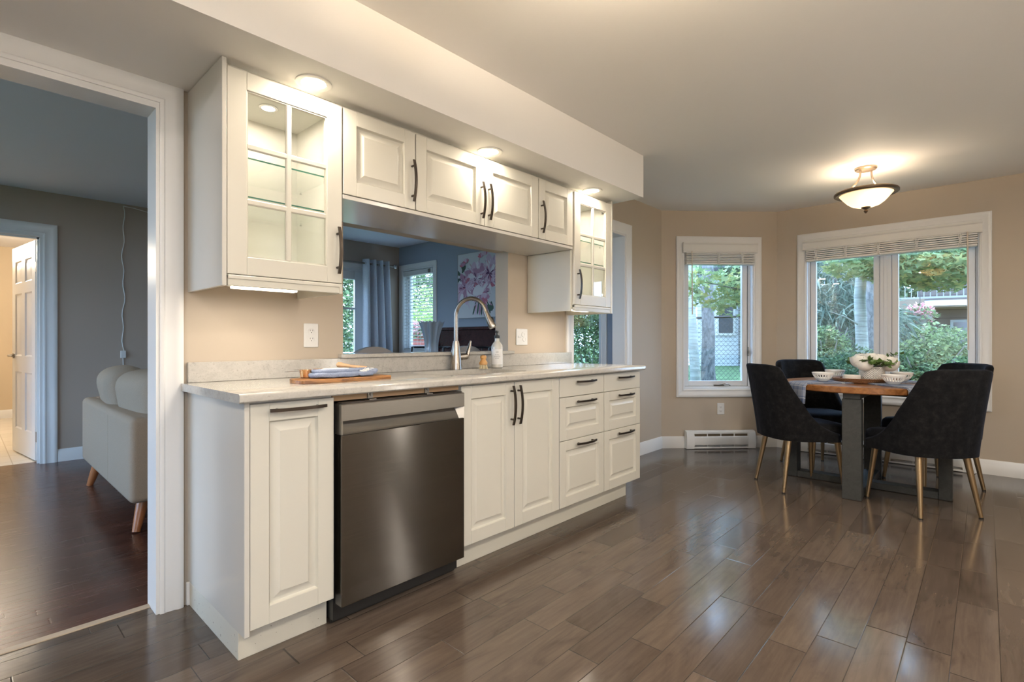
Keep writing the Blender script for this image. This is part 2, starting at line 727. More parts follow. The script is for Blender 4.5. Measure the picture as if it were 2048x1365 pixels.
# ------------------------------------------------------------------ room shell
def wall(name, p0, ang, length, z0, z1, th, holes, m):
    """Inner face on the line from p0 along ang; thickness to the left (outward). holes: (s0,s1,z0,z1)."""
    ss = sorted({0, length, *[h[0] for h in holes], *[h[1] for h in holes]})
    zs = sorted({z0, z1, *[h[2] for h in holes], *[h[3] for h in holes]})
    mb = MB()
    for i in range(len(ss)-1):
        zr = None
        for j in range(len(zs)-1):
            cs, cz = (ss[i]+ss[i+1])/2, (zs[j]+zs[j+1])/2
            if any(h[0] < cs < h[1] and h[2] < cz < h[3] for h in holes):
                if zr:
                    mb.box(ss[i], ss[i+1], 0, th, *zr)
                    zr = None
                continue
            zr = (zr[0], zs[j+1]) if zr else (zs[j], zs[j+1])
        if zr:
            mb.box(ss[i], ss[i+1], 0, th, *zr)
    return struct(name, mb, m, loc=(p0[0], p0[1], 0), rot=(0, 0, ang), local=True)


CZ = 2.38
TH = .115
BA = math.atan2(-.83, .85)           # bay wall direction
BL = math.hypot(.83, .85)
# kitchen side
wall('wall_kitchen', (-3.2, 0), 0, 7.33, 0, CZ, TH, [(2.10, 3.087, 0, 2.01), (3.871, 5.089, .986, 1.684), (5.815, 6.63, 0, 2.03)], [M['wall']])
wall('wall_bay', (4.13, 0), BA, BL, 0, CZ, .15, [(.225, .945, .585, 2.045)], [M['wall']])
wall('wall_right', (4.98, -.83), -PI/2, 3.6, 0, CZ, .15, [(.26, 1.52, .575, 2.045)], [M['wall']])
wall('wall_back', (5.13, -4.3), PI, 8.33, 0, CZ, .12, [(6.7, 8.0, .45, 2.10)], [M['wall']])
wall('wall_left', (-3.2, -4.3), PI/2, 4.3, 0, CZ, .12, [], [M['wall']])
# living and dining side
wall('wall_living_far', (-3.2, 3.66), 0, 6.9, 0, CZ, .13, [(2.20, 3.05, 0, 2.0), (5.0, 6.24, .20, 2.02)], [M['wall_living']])
wall('wall_dining_right', (3.55, 3.66), -PI/2, 3.545, 0, CZ, .15, [(.09, .77, .93, 2.05), (2.0, 3.33, .55, 2.05)], [M['wall_blue_light']])
wall('wall_living_left', (-3.2, TH), PI/2, 3.55, 0, CZ, .12, [(.4, 3.2, .35, 2.25)], [M['wall_living']])
mb = MB()
for x0, x1, z0, z1 in ((-3.2, -1.1, 0, CZ), (-1.1, -.113, 2.01, CZ), (-.113, .671, 0, CZ), (.671, 1.889, 0, .986), (.671, 1.889, 1.684, CZ), (1.889, 2.615, 0, CZ), (2.615, 3.43, 2.03, CZ), (3.43, 3.55, 0, CZ)):
    mb.box(x0, x1, TH, TH+.006, z0, z1)
struct('wall_living_near', mb, M['wall_living'])
# hall
mb = MB()
mb.box(-1.4, .6, 7.6, 7.7, 0, CZ)
mb.box(-1.5, -1.4, 3.79, 7.6, 0, CZ)
mb.box(.5, .6, 3.79, 7.6, 0, CZ)
struct('wall_hall', mb, M['wall_hall'])
mb = MB()
mb.box(-3.2, 5.2, -4.4, .085, -.06, 0)
struct('floor', mb, M['floor'])
mb = MB()
mb.box(-3.2, 3.6, .11, 3.80, -.06, 0)
struct('floor_living', mb, M['floor_dark'])
mb = MB()
mb.box(-1.5, .6, 3.80, 7.7, -.06, 0)
struct('floor_hall', mb, M['tile'])
mb = MB()
mb.box(-3.2, -.10, .08, .115, -.05, .004, .002)
mb.box(2.6, 3.44, .08, .115, -.05, .004, .002)
struct('trim_1', mb, mat('threshold_wood', (.40, .31, .22), .45))
mb = MB()
mb.prism([(-3.3, -4.45), (5.15, -4.45), (5.15, -.76), (4.2, .12), (-3.3, .12)], CZ, CZ+.1)
struct('ceiling', mb, M['ceiling'])
mb = MB()
mb.box(-3.3, 3.72, .12, 3.8, CZ, CZ+.1)
mb.box(-1.5, .6, 3.8, 7.7, CZ, CZ+.1)
struct('ceiling_living', mb, mat('paint_ceiling_blue_cast', (.80, .82, .90), .8))  # white ceiling with the bluish light cast mixed into its colour
SOF = 2.085
mb = MB()
mb.box(-3.2, 2.635, -.61, -.0005, SOF, CZ-.0005)
struct('ceiling_soffit', mb, M['soffit'])

# baseboards with a stepped cap
BBP = [(0, 0), (-.016, 0), (-.016, .078), (-.012, .086), (-.012, .100), (-.006, .110), (-.004, .117), (0, .117)]


def baseboard(name, p0, ang, length, m=None, hs=1.0):
    mb = MB()
    mb.rings([[(s, y, z*hs) for y, z in BBP] for s in (0, length)])
    return struct(name, mb, m or M['trim'], loc=(p0[0], p0[1], 0), rot=(0, 0, ang), local=True)


baseboard('baseboard_kitchen', (3.535, 0), 0, .60)
baseboard('baseboard_bay', (4.13, 0), BA, BL)
baseboard('baseboard_right', (4.98, -.83), -PI/2, 3.47)
baseboard('baseboard_living', (-.053, 3.66), 0, 3.6, None, .95)
baseboard('baseboard_dining', (3.55, 3.66), -PI/2, 3.5, None, .95)
baseboard('baseboard_hall', (-1.4, 7.6), 0, 1.9)
mb = MB()
mb.box(-.022, .012, -.014, -.0005, 0, .092, .002)
struct('baseboard_corner', mb, M['trim'])


# door casings: profile swept round an opening (local s, z); faces -n
def casing(mb, s0, s1, z0, z1, w, n0, bottom=False, th=.018, sign=-1):
    prof = [(0, 0), (0, .55), (.08, .75), (.16, .8), (.22, .62), (.62, .72), (.74, 1.0), (.92, 1.0), (1, .8), (1, 0)]
    def ring(k):
        cs = {'bl': (s0, z0, -1, -1), 'tl': (s0, z1, -1, 1), 'tr': (s1, z1, 1, 1), 'br': (s1, z0, 1, -1)}
        cx, cz, dx, dz = cs[k]
        if not bottom and k in ('bl', 'br'):
            dz = 0
        return [(cx+dx*w*a, n0+sign*th*t, cz+dz*w*a) for a, t in prof]
    order = ['bl', 'tl', 'tr', 'br']
    rs = [ring(k) for k in order]
    if bottom:
        rs.append(rs[0])
        mb.rings(rs, True, False, False)
    else:
        mb.rings(rs, True, True, True)


def jamb(mb, s0, s1, z0, z1, n0, n1, t=.012, bottom=True):
    zb_ = z0+t if bottom else z0
    mb.box(s0-.0005, s0+t, n0, n1, zb_, z1-t)
    mb.box(s1-t, s1+.0005, n0, n1, zb_, z1-t)
    mb.box(s0-.0005, s1+.0005, n0, n1, z1-t, z1+.0005)
    if bottom:
        mb.box(s0-.0005, s1+.0005, n0, n1, z0-.0005, z0+t)


mb = MB()
casing(mb, -1.10+.012, -.113-.012+.012, 0, 2.008, .080, -.0005)
casing(mb, -1.10+.012, -.113, 0, 2.008, .075, TH+.007, sign=1)
jamb(mb, -1.10, -.113+.012, 0, 2.008, -.004, TH+.01, .024, False)
struct('trim_2', mb, M['trim'])
mb = MB()
casing(mb, 2.633, 3.43, 0, 2.03, .095, -.0005)
casing(mb, 2.633, 3.43, 0, 2.03, .07, TH+.007, sign=1)
jamb(mb, 2.615, 3.43, 0, 2.03, -.004, TH+.01, .014, False)
struct('trim_3', mb, M['trim'])
mb = MB()
casing(mb, -1.0, -.15, 0, 2.0, .095, 3.6595)
casing(mb, -1.0, -.15, 0, 2.0, .09, 3.7905, sign=1)
jamb(mb, -1.0, -.15, 0, 2.0, 3.655, 3.795, .02, False)
mb.box(-.185, -.17, 3.70, 3.735, 0, 1.98)
mb.box(-1.0, -.17, 3.70, 3.735, 1.965, 1.98)
struct('trim_4', mb, M['trim'])

# six panel hall door, open into the hall
DR = thing('door_1', 'open white six-panel hall door with lever handle', 'door', (-.172, 3.80, 0), R(97.5))
del DR['category']
DR['kind'] = 'structure'


def panel_loops(mb, x0, x1, z0, z1, yf, prof, sgn=1):
    """Concentric rectangular loops facing -y: prof [(inset, depth)], filled at the end."""
    rg = [[(x0+a, yf+sgn*d, z0+a), (x1-a, yf+sgn*d, z0+a), (x1-a, yf+sgn*d, z1-a), (x0+a, yf+sgn*d, z1-a)] for a, d in prof]
    mb.rings(rg, True, False, True)


mb = MB()
W, H = .80, 1.955
xs = [0, .11, .11+.235, .455, .455+.235, W]
zs = [.012, .24, .78, .93, 1.52, 1.62, 1.83, H+.012]
for a, b in ((0, 1), (2, 3), (4, 5)):
    mb.box(xs[a], xs[b], -.017, .017, zs[0], zs[-1])
for a, b in ((1, 2), (3, 4)):
    for c in (0, 2, 4, 6):
        mb.box(xs[a], xs[b], -.017, .017, zs[c], zs[c+1])
    for c in (1, 3, 5):
        for sg, yf in ((1, -.017), (-1, .017)):
            panel_loops(mb, xs[a], xs[b], zs[c], zs[c+1], yf, [(0, 0), (.012, .010), (.03, .010), (.05, .004)], sg)
build('door_leaf', mb, M['trim'], DR, local=True)
for z in (.22, 1.73):
    mb = MB()
    mb.box(-.014, .002, -.0195, .016, z-.045, z+.045, .001)
    mb.tube([(-.008, -.024, z-.045), (-.008, -.024, z+.045)], .007, 8)
    build('hinge', mb, M['nickel'], DR, local=True)
mb = MB()
for sg in (1, -1):
    mb.lathe([(.026, .017), (.026, .025), (.012, .028), (.010, .06)], 20, T=Matrix.Translation((W-.06, 0, .93)) @ Matrix.Rotation(-sg*PI/2, 4, 'X'))
    mb.tube([(W-.06, sg*.055, .93), (W-.09, sg*.057, .93), (W-.17, sg*.05, .927)], [.010, .009, .007], 10)
build('door_handle', mb, M['nickel'], DR, local=True)


# ------------------------------------------------------------------ windows (local frame: s along wall, n outward)
def window(name, p0, ang, s0, s1, z0, z1, depth, cw, panes, sash=.045, mull=.09, cas=True, setback=.07, ext=True, gasket=True, bars=()):
    W_ = struct(name, loc=(p0[0], p0[1], 0), rot=(0, 0, ang))
    if cas:
        mb = MB()
        casing(mb, s0+.004, s1-.004, z0+.004, z1-.004, cw, -.0005, True, .02)
        build('window_casing', mb, M['trim'], W_, local=True)
    mb = MB()
    jamb(mb, s0, s1, z0, z1, -.003, depth, .012)
    # frame at the back of the reveal
    f0 = setback
    t = .014
    for a, b in ((s0+.012, s0+.012+t), (s1-.012-t, s1-.012)):
        mb.box(a, b, f0-.02, depth, z0, z1)
    mb.box(s0, s1, f0-.02, depth, z0+.012, z0+.012+t)
    mb.box(s0, s1, f0-.02, depth, z1-.012-t, z1-.012)
    inner = [s0+.026]
    k = len(panes)
    spans = []
    L0, L1 = s0+.026, s1-.026
    a = L0
    tot = (L1-L0-mull*(k-1))
    for q, fr in enumerate(panes):
        b = a+tot*fr
        spans.append((a, b))
        if q < k-1:
            mb.box(b, b+mull, f0-.02, depth, z0+.02, z1-.02, .003)
            mb.box(b+mull*.35, b+mull*.65, f0-.032, f0-.02, z0+.02, z1-.02, .003)
        a = b+mull
    build('window_frame', mb, M['vinyl'], W_, local=True)
    zz0, zz1 = z0+.026, z1-.026
    for a, b in spans:
        mb = MB()
        for x0, x1, y0, y1 in ((a, a+sash, zz0, zz1), (b-sash, b, zz0, zz1), (a+sash, b-sash, zz0, zz0+sash), (a+sash, b-sash, zz1-sash, zz1)):
            mb.box(x0, x1, f0, f0+.04, y0, y1, .004)
        for bz in bars:
            mb.box(a+sash, b-sash, f0+.008, f0+.03, bz-.012, bz+.012)
        sh = build('sash', mb, M['vinyl'], W_, local=True)
        if gasket:
            mb = MB()
            g = .005
            for x0, x1, y0, y1 in ((a-g, a+g*.6, zz0, zz1), (b-g*.6, b+g, zz0, zz1), (a, b, zz0-g, zz0+g*.6)):
                mb.box(x0, x1, f0-.004, f0+.002, y0, y1)
            build('gasket', mb, M['gasket'], sh, local=True)
        mb = MB()
        mb.box(a+sash-.004, b-sash+.004, f0+.018, f0+.022, zz0+sash-.004, zz1-sash+.004)
        build('window_pane', mb, M['glass'], sh, local=True, ang=0)
    return W_, spans


W1, sp1 = window('window_1', (4.13, 0), BA, .225, .945, .585, 2.045, .15, .08, [1], .055)
W2, sp2 = window('window_2', (4.98, -.83), -PI/2, .26, 1.52, .575, 2.045, .15, .075, [.5, .5], .05, .085)
W3, sp3 = window('window_3', (3.55, 3.66), -PI/2, .09, .77, .93, 2.05, .15, .075, [1], .05)
W4, sp4 = window('window_4', (-3.2, 3.66), 0, 5.0, 6.24, .20, 2.02, .13, .07, [.5, .5], .11, .03, bars=(1.50,))
W5, sp5 = window('window_5', (3.55, 3.66), -PI/2, 2.0, 3.33, .55, 2.05, .15, .07, [.5, .5], .05, .06)
W6, sp6 = window('window_6', (-3.2, TH), PI/2, .4, 3.2, .35, 2.25, .12, .08, [.5, .5], .05)
W7, sp7 = window('window_7', (5.13, -4.3), PI, 6.7, 8.0, .45, 2.10, .12, .08, [.5, .5], .06)

# casement hardware
mb = MB()
mb.box(.56, .665, .042, .060, .612, .628, .003)
mb.tube([(.62, .045, .628), (.66, .035, .642), (.70, .02, .632), (.715, .018, .620)], [.007, .006, .005, .006], 8)
build('crank_handle', mb, M['nickel'], W1, local=True)
mb = MB()
mb.box(.912, .921, .035, .055, .92, .975, .002)
mb.tube([(.913, .035, .95), (.905, .025, .985), (.905, .025, 1.01)], .005, 8)
build('sash_lock', mb, M['nickel'], W1, local=True)


def blind(name, label, p0, ang, s0, s1, ztop, zval, zbot, nst, group=None, wand=None, wl=1.0, tapes=(), dep=.055):
    t = thing(name, label, 'blind', (p0[0], p0[1], 0), ang, group)
    mb = MB()
    pr = [(-dep, zval), (-dep-.004, zval+.012), (-dep, zval+.02), (-dep, ztop-.022), (-dep-.008, ztop-.012), (-dep-.008, ztop), (-.022, ztop), (-.022, zval)]
    mb.rings([[(s, y, z) for y, z in pr] for s in (s0-.03, s1+.03)])
    build('valance', mb, M['white'], t, local=True)
    mb = MB()
    hh = (zval-zbot-.022)/nst
    for i in range(nst):
        z = zbot+.022+hh*(i+.5)
        mb.box(s0, s1, -.022-.03, .016, z-hh*.33, z+hh*.33, .001)
    build('slats', mb, M['white'], t, local=True)
    mb = MB()
    mb.box(s0, s1, -.056, .018, zbot, zbot+.02, .004)
    build('bottom_rail', mb, M['white'], t, local=True)
    for s in tapes:
        mb = MB()
        for ds in (-.012, 0, .012):
            mb.tube([(s+ds, -.0585, zbot+.004), (s+ds*.4, -.060, (zbot+zval)/2), (s+ds, -.0585, zval)], .0035, 6)
        build('ladder_cord', mb, M['white'], t, local=True)
    if wand is not None:
        mb = MB()
        mb.tube([(wand, -.066, zval+.01), (wand+.004, -.068, zval-wl)], .0055, 8)
        build('tilt_wand', mb, mat('wand_beige', (.62, .55, .46), .5), t, local=True)
    return t


blind('window_blind', 'short raised white blind stacked at the top of the narrow bay window', (4.13, 0), BA, .235, .935, 2.055, 1.955, 1.835, 6, None, .285, .62, (.56, .80), .05)
blind('window_blind', 'wide raised white blind stacked at the top of the window behind the table', (4.98, -.83), -PI/2, .275, 1.505, 2.04, 1.95, 1.84, 5, None, 1.445, .95, (.36, .60, .85, 1.12, 1.40), .05)

# full-length dining blind, slats open
t = thing('window_blind', 'lowered white slatted blind in the dining room window beside the grey curtain', 'blind', (3.55, 3.66, 0), -PI/2)
mb = MB()
mb.box(.115, .745, -.01, .045, 1.965, 2.03, .004)
build('valance', mb, M['white'], t, local=True)
mb = MB()
for i in range(22):
    z = .97+i*.045
    T = Matrix.Translation((0, .022, z)) @ Matrix.Rotation(R(-9), 4, 'X')
    mb.box(.12, .74, -.022, .022, -.0012, .0012, 0, T)
build('slats', mb, M['white'], t, local=True)
mb = MB()
for s in (.22, .43, .64):
    mb.tube([(s, -.002, .95), (s, -.002, 1.97)], .0015, 5)
    mb.tube([(s, .046, .95), (s, .046, 1.97)], .0015, 5)
build('ladder_cord', mb, M['white'], t, local=True)
mb = MB()
mb.box(.12, .74, 0, .045, .945, .962, .003)
build('bottom_rail', mb, M['white'], t, local=True)
mb = MB()
mb.box(.68, .715, -.03, -.012, 1.97, 2.02, .004)
build('blind_bracket', mb, M['nickel'], t, local=True)

# ------------------------------------------------------------------ cabinetry
DP = [(0, 0), (.002, .008), (.005, .0115), (.013, .012), (.034, .002), (.036, .0005)]


def front(mb, x0, x1, z0, z1, yf, w=.062, slab=False, th=.019):
    b = .0016
    if slab:
        mb.box(x0, x1, yf, yf+th, z0, z1, .0025)
        return
    mb.box(x0, x0+w, yf, yf+th, z0, z1, b)
    mb.box(x1-w, x1, yf, yf+th, z0, z1, b)
    mb.box(x0+w, x1-w, yf, yf+th, z0, z0+w, b)
    mb.box(x0+w, x1-w, yf, yf+th, z1-w, z1, b)
    panel_loops(mb, x0+w, x1-w, z0+w, z1-w, yf+.0008, DP)


def handle(parent, x, z, yf, L=.195, vert=True):
    mb = MB()
    n = 12
    rg = []
    for i in range(n+1):
        u = (i/n-.5)*L
        off = .034-.016*(2*u/L)**2
        for_y = yf-off
        wd, tk = .0055, .004
        if vert:
            rg.append([(x-wd, for_y-tk, z+u), (x+wd, for_y-tk, z+u), (x+wd, for_y+tk, z+u), (x-wd, for_y+tk, z+u)])
        else:
            rg.append([(x+u, for_y-tk, z-wd), (x+u, for_y-tk, z+wd), (x+u, for_y+tk, z+wd), (x+u, for_y+tk, z-wd)])
    mb.rings(rg)
    for sg in (-1, 1):
        u = sg*L*.36
        off = .034-.016*(2*u/L)**2
        px, pz = (x, z+u) if vert else (x+u, z)
        mb.tube([(px, yf+.001, pz), (px, yf-off, pz)], .005, 8)
    return build('handle', mb, M['bronze'], parent)


YF = -.61
ZT = .862


def base_cab(name, label, x0, x1, group):
    t = thing(name, label, 'cabinet', (x0, -.30, 0), 0, group)
    mb = MB()
    mb.box(x0+.001, x1-.001, YF+.021, -.004, .112, .868)
    build('carcass', mb, M['cab'], t)
    return t


GB = 'cream base cabinets under the counter'
c = base_cab('base_cabinet', 'narrow cream base cabinet left of the dishwasher with a horizontal pull', 0, .298, GB)
mb = MB()
front(mb, .002, .297, .116, ZT, YF)
d = build('door', mb, M['cab'], c)
handle(d, .160, .838, YF, .20, False)
mb = MB()
mb.box(-.017, -.0005, -.614, -.004, .100, .871, .0015)
build('end_panel', mb, M['cabgloss'], c)
c = base_cab('sink_cabinet', 'cream two-door cabinet below the sink, right of the dishwasher', .925, 1.664, GB)
for x0, x1, hx in ((.926, 1.286, 1.262), (1.290, 1.662, 1.314)):
    mb = MB()
    front(mb, x0, x1, .116, ZT, YF)
    d = build('door', mb, M['cab'], c)
    handle(d, hx, .745, YF, .20)
for x0, x1, lab in ((1.667, 2.127, 'cream three-drawer cabinet between the sink cabinet and the end cabinet'), (2.130, 2.588, 'cream three-drawer cabinet at the right end of the counter')):
    c = base_cab('drawer_cabinet', lab, x0, x1, GB)
    for z0, z1, sl in ((.7485, ZT, True), (.4985, .7455, False), (.116, .4955, False)):
        mb = MB()
        front(mb, x0+.002, x1-.002, z0, z1, YF, .058, sl)
        d = build('drawer', mb, M['cab'], c)
        handle(d, (x0+x1)/2+.02, z1-.030, YF, .20, False)
mb = MB()
mb.box(-.012, .300, -.548, -.535, .0, .099, .001)
mb.box(-.013, -.0005, -.547, -.016, .0, .099, .001)
tag(build('toe_kick', mb, M['kick_scuff']), 'short scuffed cream toe kick wrapping the left end cabinet', 'toe kick')
mb = MB()
mb.box(.925, 2.50, -.548, -.535, .0, .112, .001)
tag(build('toe_kick', mb, M['kick']), 'long cream toe kick below the sink and drawer cabinets', 'toe kick')

# dishwasher
dw = thing('dishwasher', 'brushed stainless steel dishwasher between the cream base cabinets', 'dishwasher', (.61, -.3, 0))
mb = MB()
mb.box(.306, .919, -.585, -.03, .02, .832)
build('tub', mb, M['dark'], dw)
YD = -.640
mb = MB()
mb.box(.311, .917, YD, -.588, .085, .722, .002)
build('door_panel', mb, M['steel_door'], dw, uv=lambda co: (co.x+co.y*.7, co.z))
mb = MB()
mb.rings([[(x, y, z) for y, z in ((YD, .775), (YD, .833), (YD+.004, .837), (-.590, .837), (-.590, .775))] for x in (.311, .917)])
build('control_strip', mb, M['steel_strip'], dw)
mb = MB()
mb.rings([[(x, y, z) for y, z in ((YD+.001, .7235), (YD+.012, .73), (-.603, .7745), (-.590, .7745), (-.590, .7235))] for x in (.316, .886)])
mb.box(.311, .317, YD+.0005, -.592, .7235, .7745)
mb.rings([[(.886, -.603, .7745), (.886, -.59, .7745), (.886, -.59, .7235), (.886, YD+.001, .7235)], [(.917, YD+.001, .7745), (.917, -.59, .7745), (.917, -.59, .7235), (.917, YD+.001, .7235)]])
build('handle_pocket', mb, M['steel_strip'], dw)
mb = MB()
mb.box(.308, .920, -.566, -.555, .004, .10)
build('toe_panel', mb, M['dark'], dw)
for x in (.36, .87):
    mb = MB()
    mb.lathe([(.007, 0), (.006, .004), (.002, .005)], 12, T=Matrix.Translation((x, -.566, .055)) @ Matrix.Rotation(PI/2, 4, 'X'))
    build('screw', mb, M['chrome'], dw)
mb = MB()
mb.box(.316, .912, -.632, -.600, .838, .842, .001)
build('top_rail', mb, mat('rail_dark_steel', (.10, .09, .085), .4, .8), dw)
for x in (.455, .735):
    mb = MB()
    mb.box(x-.016, x+.016, -.622, -.585, .842, .846)
    mb.box(x-.008, x+.014, -.598, -.594, .846, .870)
    mb.lathe([(.006, 0), (.004, .003)], 10, T=Matrix.Translation((x+.004, -.598, .862)) @ Matrix.Rotation(PI/2, 4, 'X'))
    build('mounting_bracket', mb, mat('zinc', (.22, .21, .20), .35, .9), dw)
mb = MB()
mb.box(.3005, .9225, -.592, -.572, .846, .8712)
tag(build('support_rail', mb, M['tan_wood']), 'raw wood rail under the countertop above the dishwasher', 'wood rail')

# countertop with sink cutout, backsplash, ledge
ct = thing('countertop', 'pale speckled quartz countertop over the cream base cabinets', 'countertop', (1.27, -.3, .872))
CT0, CT1 = .872, .902
SX0, SX1, SY0, SY1 = .985, 1.575, -.475, -.115
mb = MB()
pr = [(SY0, CT0), (-.644, CT0), (-.650, CT0+.005), (-.650, CT1-.007), (-.648, CT1-.003), (-.643, CT1), (SY0, CT1)]
mb.rings([[(x, y, z) for y, z in pr] for x in (-.044, 2.592)])
mb.box(-.044, SX0, SY0, -.001, CT0, CT1)
mb.box(SX1, 2.592, SY0, -.001, CT0, CT1)
mb.box(SX0, SX1, SY1, -.001, CT0, CT1)
for cx, cy_, a in ((SX0, SY0, 0), (SX1, SY0, 1), (SX1, SY1, 2), (SX0, SY1, 3)):
    r = .06
    qx = cx+(r if a in (0, 3) else -r)
    qy = cy_+(r if a in (0, 1) else -r)
    a0 = {0: PI, 1: 1.5*PI, 2: 0, 3: .5*PI}[a]
    arc = [(qx+r*math.cos(a0+i*PI/16), qy+r*math.sin(a0+i*PI/16)) for i in range(9)]
    mb.prism([(cx, cy_)]+arc, CT0, CT1)
build('stone_slab', mb, M['stone'], ct)
mb = MB()
mb.box(-.019, 2.592, -.020, -.0005, CT1+.0005, .985, .0015)
tag(build('backsplash', mb, M['stone']), 'low quartz backsplash strip along the kitchen wall', 'backsplash')
mb = MB()
mb.box(.644, 1.918, -.034, .150, .9862, 1.006, .002)
tag(build('window_ledge', mb, M['stone']), 'quartz ledge along the bottom of the pass-through opening', 'ledge')
sk = thing('sink', 'stainless undermount sink set into the quartz countertop', 'sink', (1.28, -.30, .872))
mb = MB()
rr = [[(SX0-.01, SY0-.01, .8715), (SX1+.01, SY0-.01, .8715), (SX1+.01, SY1+.01, .8715), (SX0-.01, SY1+.01, .8715)],
      [(SX0+.0, SY0+.0, .871), (SX1-.0, SY0+.0, .871), (SX1-.0, SY1-.0, .871), (SX0+.0, SY1-.0, .871)],
      [(SX0+.02, SY0+.02, .70), (SX1-.02, SY0+.02, .70), (SX1-.02, SY1-.02, .70), (SX0+.02, SY1-.02, .70)]]
mb.rings(rr, True, False, True)
build('basin', mb, M['sink'], sk)
mb = MB()
mb.lathe([(.045, .7005), (.042, .704), (.02, .702)], 24, (1.28, -.25, 0))
build('drain', mb, M['chrome'], sk)


# ---- upper cabinets
UY = -.40


def glass_cab(name, label, x0, x1, hx, inner_right):
    t = thing(name, label, 'cabinet', (x0, -.2, 1.31), 0, 'glass door wall cabinets')
    z0, z1 = 1.312, 2.060
    mb = MB()
    mb.box(x0, x0+.018, UY+.021, -.003, z0, z1)
    mb.box(x1-.018, x1, UY+.021, -.003, z0, z1)
    mb.box(x0+.018, x1-.018, UY+.021, -.003, z0, z0+.018)
    mb.box(x0+.018, x1-.018, UY+.021, -.003, z1-.018, z1)
    mb.box(x0+.018, x1-.018, -.012, -.003, z0+.018, z1-.018)
    build('carcass', mb, M['cabin'], t)
    mb = MB()
    a, b = x0+.002, x1-.003
    w_ = .066
    zz0, zz1 = z0+.002, z1-.002
    th = .019
    mb.box(a, a+w_, UY, UY+th, zz0, zz1, .0016)
    mb.box(b-w_, b, UY, UY+th, zz0, zz1, .0016)
    mb.box(a+w_, b-w_, UY, UY+th, zz0, zz0+w_, .0016)
    mb.box(a+w_, b-w_, UY, UY+th, zz1-w_, zz1, .0016)
    cx = (a+b)/2
    mb.box(cx-.011, cx+.011, UY+.002, UY+.017, zz0+w_, zz1-w_, .004)
    hz = (zz1-zz0-2*w_)/3
    for k in (1, 2):
        z = zz0+w_+hz*k
        mb.box(a+w_, b-w_, UY+.0026, UY+.0164, z-.011, z+.011, .004)
    for x_, xx in ((a+w_, a+w_+.005), (b-w_-.005, b-w_)):
        mb.box(x_, xx, UY+.004, UY+.017, zz0+w_, zz1-w_)
    for z_, zz in ((zz0+w_, zz0+w_+.005), (zz1-w_-.005, zz1-w_)):
        mb.box(a+w_, b-w_, UY+.004, UY+.017, z_, zz)
    d = build('door', mb, M['cab'], t)
    handle(d, hx, 1.448, UY, .195)
    mb = MB()
    mb.box(a+w_-.005, b-w_+.005, UY+.0175, UY+.0195, zz0+w_-.005, zz1-w_+.005)
    build('glass_pane', mb, M['glass_cab'], d, ang=0)
    for z in (1.610, 1.755):
        mb = MB()
        X0, X1, Y0, Y1 = x0+.020, x1-.020, UY+.045, -.014
        mb.box(X0, X1, Y0, Y1, z, z+.006)
        o = build('shelf', mb, [M['shelf_glass'], M['shelf_edge']], t, ang=0)
        for p in o.data.polygons:
            if p.normal.y < -.9:
                p.material_index = 1
    for z in (1.610, 1.755):
        for x in (x0+.020, x1-.020):
            for y in (-.32, -.06):
                mb = MB()
                mb.tube([(x-.006, y, z-.004), (x+.006, y, z-.004)], .0035, 8)
                build('shelf_pin', mb, M['chrome'], t)
    # small downlight inside the top
    pc = ((x0+x1)/2, -.20)
    mb = MB()
    mb.lathe([(.036, 0), (.036, -.004), (.026, -.006), (.026, -.003)], 28, (pc[0], pc[1], z1-.018), cap0=False, cap1=False)
    pk = build('interior_light', mb, M['chrome'], t)
    mb = MB()
    mb.lathe([(.026, -.0035), (.001, -.0045)], 28, (pc[0], pc[1], z1-.018))
    build('light_diffuser', mb, M['lamp_disc'], pk)
    light('cabinet_interior_lamp', 'AREA', (pc[0], pc[1], z1-.026), .45, WARM, .05)
    # light rail and side panels below
    mb = MB()
    mb.box(x0+.004, x1-.014, UY+.002, UY+.022, 1.272, 1.3105, .0015)
    mb.box(x0+.004, x1-.014, UY-.003, UY+.020, 1.296, 1.3105, .002)
    build('light_rail', mb, M['cab'], t)
    mb = MB()
    mb.box(x1-.0135, x1, UY+.002, -.003, 1.270, 1.3115, .001)
    build('rail_return', mb, M['cab'], t)
    return t


gc = glass_cab('glass_cabinet', 'large cream glass-door wall cabinet at left beside the doorway', 0, .448, .423, True)
mb = MB()
mb.box(-.016, -.0005, UY-.002, -.003, 1.270, 2.083, .0015)
build('end_panel', mb, M['cabgloss'], gc)
gc = glass_cab('glass_cabinet', 'cream glass-door wall cabinet at the far right end of the upper run', 2.100, 2.548, 2.135, False)
mb = MB()
mb.box(2.5485, 2.566, UY-.002, -.003, 1.270, 2.083, .0015)
build('end_panel', mb, M['cab'], gc)
mb = MB()
mb.box(2.0845, 2.0995, UY+.021, -.003, 1.270, 1.672, .0015)
build('side_panel', mb, M['cab'], gc)
for z in (1.40, 1.985):
    mb = MB()
    mb.box(2.47, 2.528, -.377, -.363, z-.008, z+.008, .003)
    mb.lathe([(.010, 0), (.010, .004)], 14, T=Matrix.Translation((2.497, -.376, z)) @ Matrix.Rotation(PI/2, 4, 'X'))
    build('hinge', mb, M['chrome'], gc)

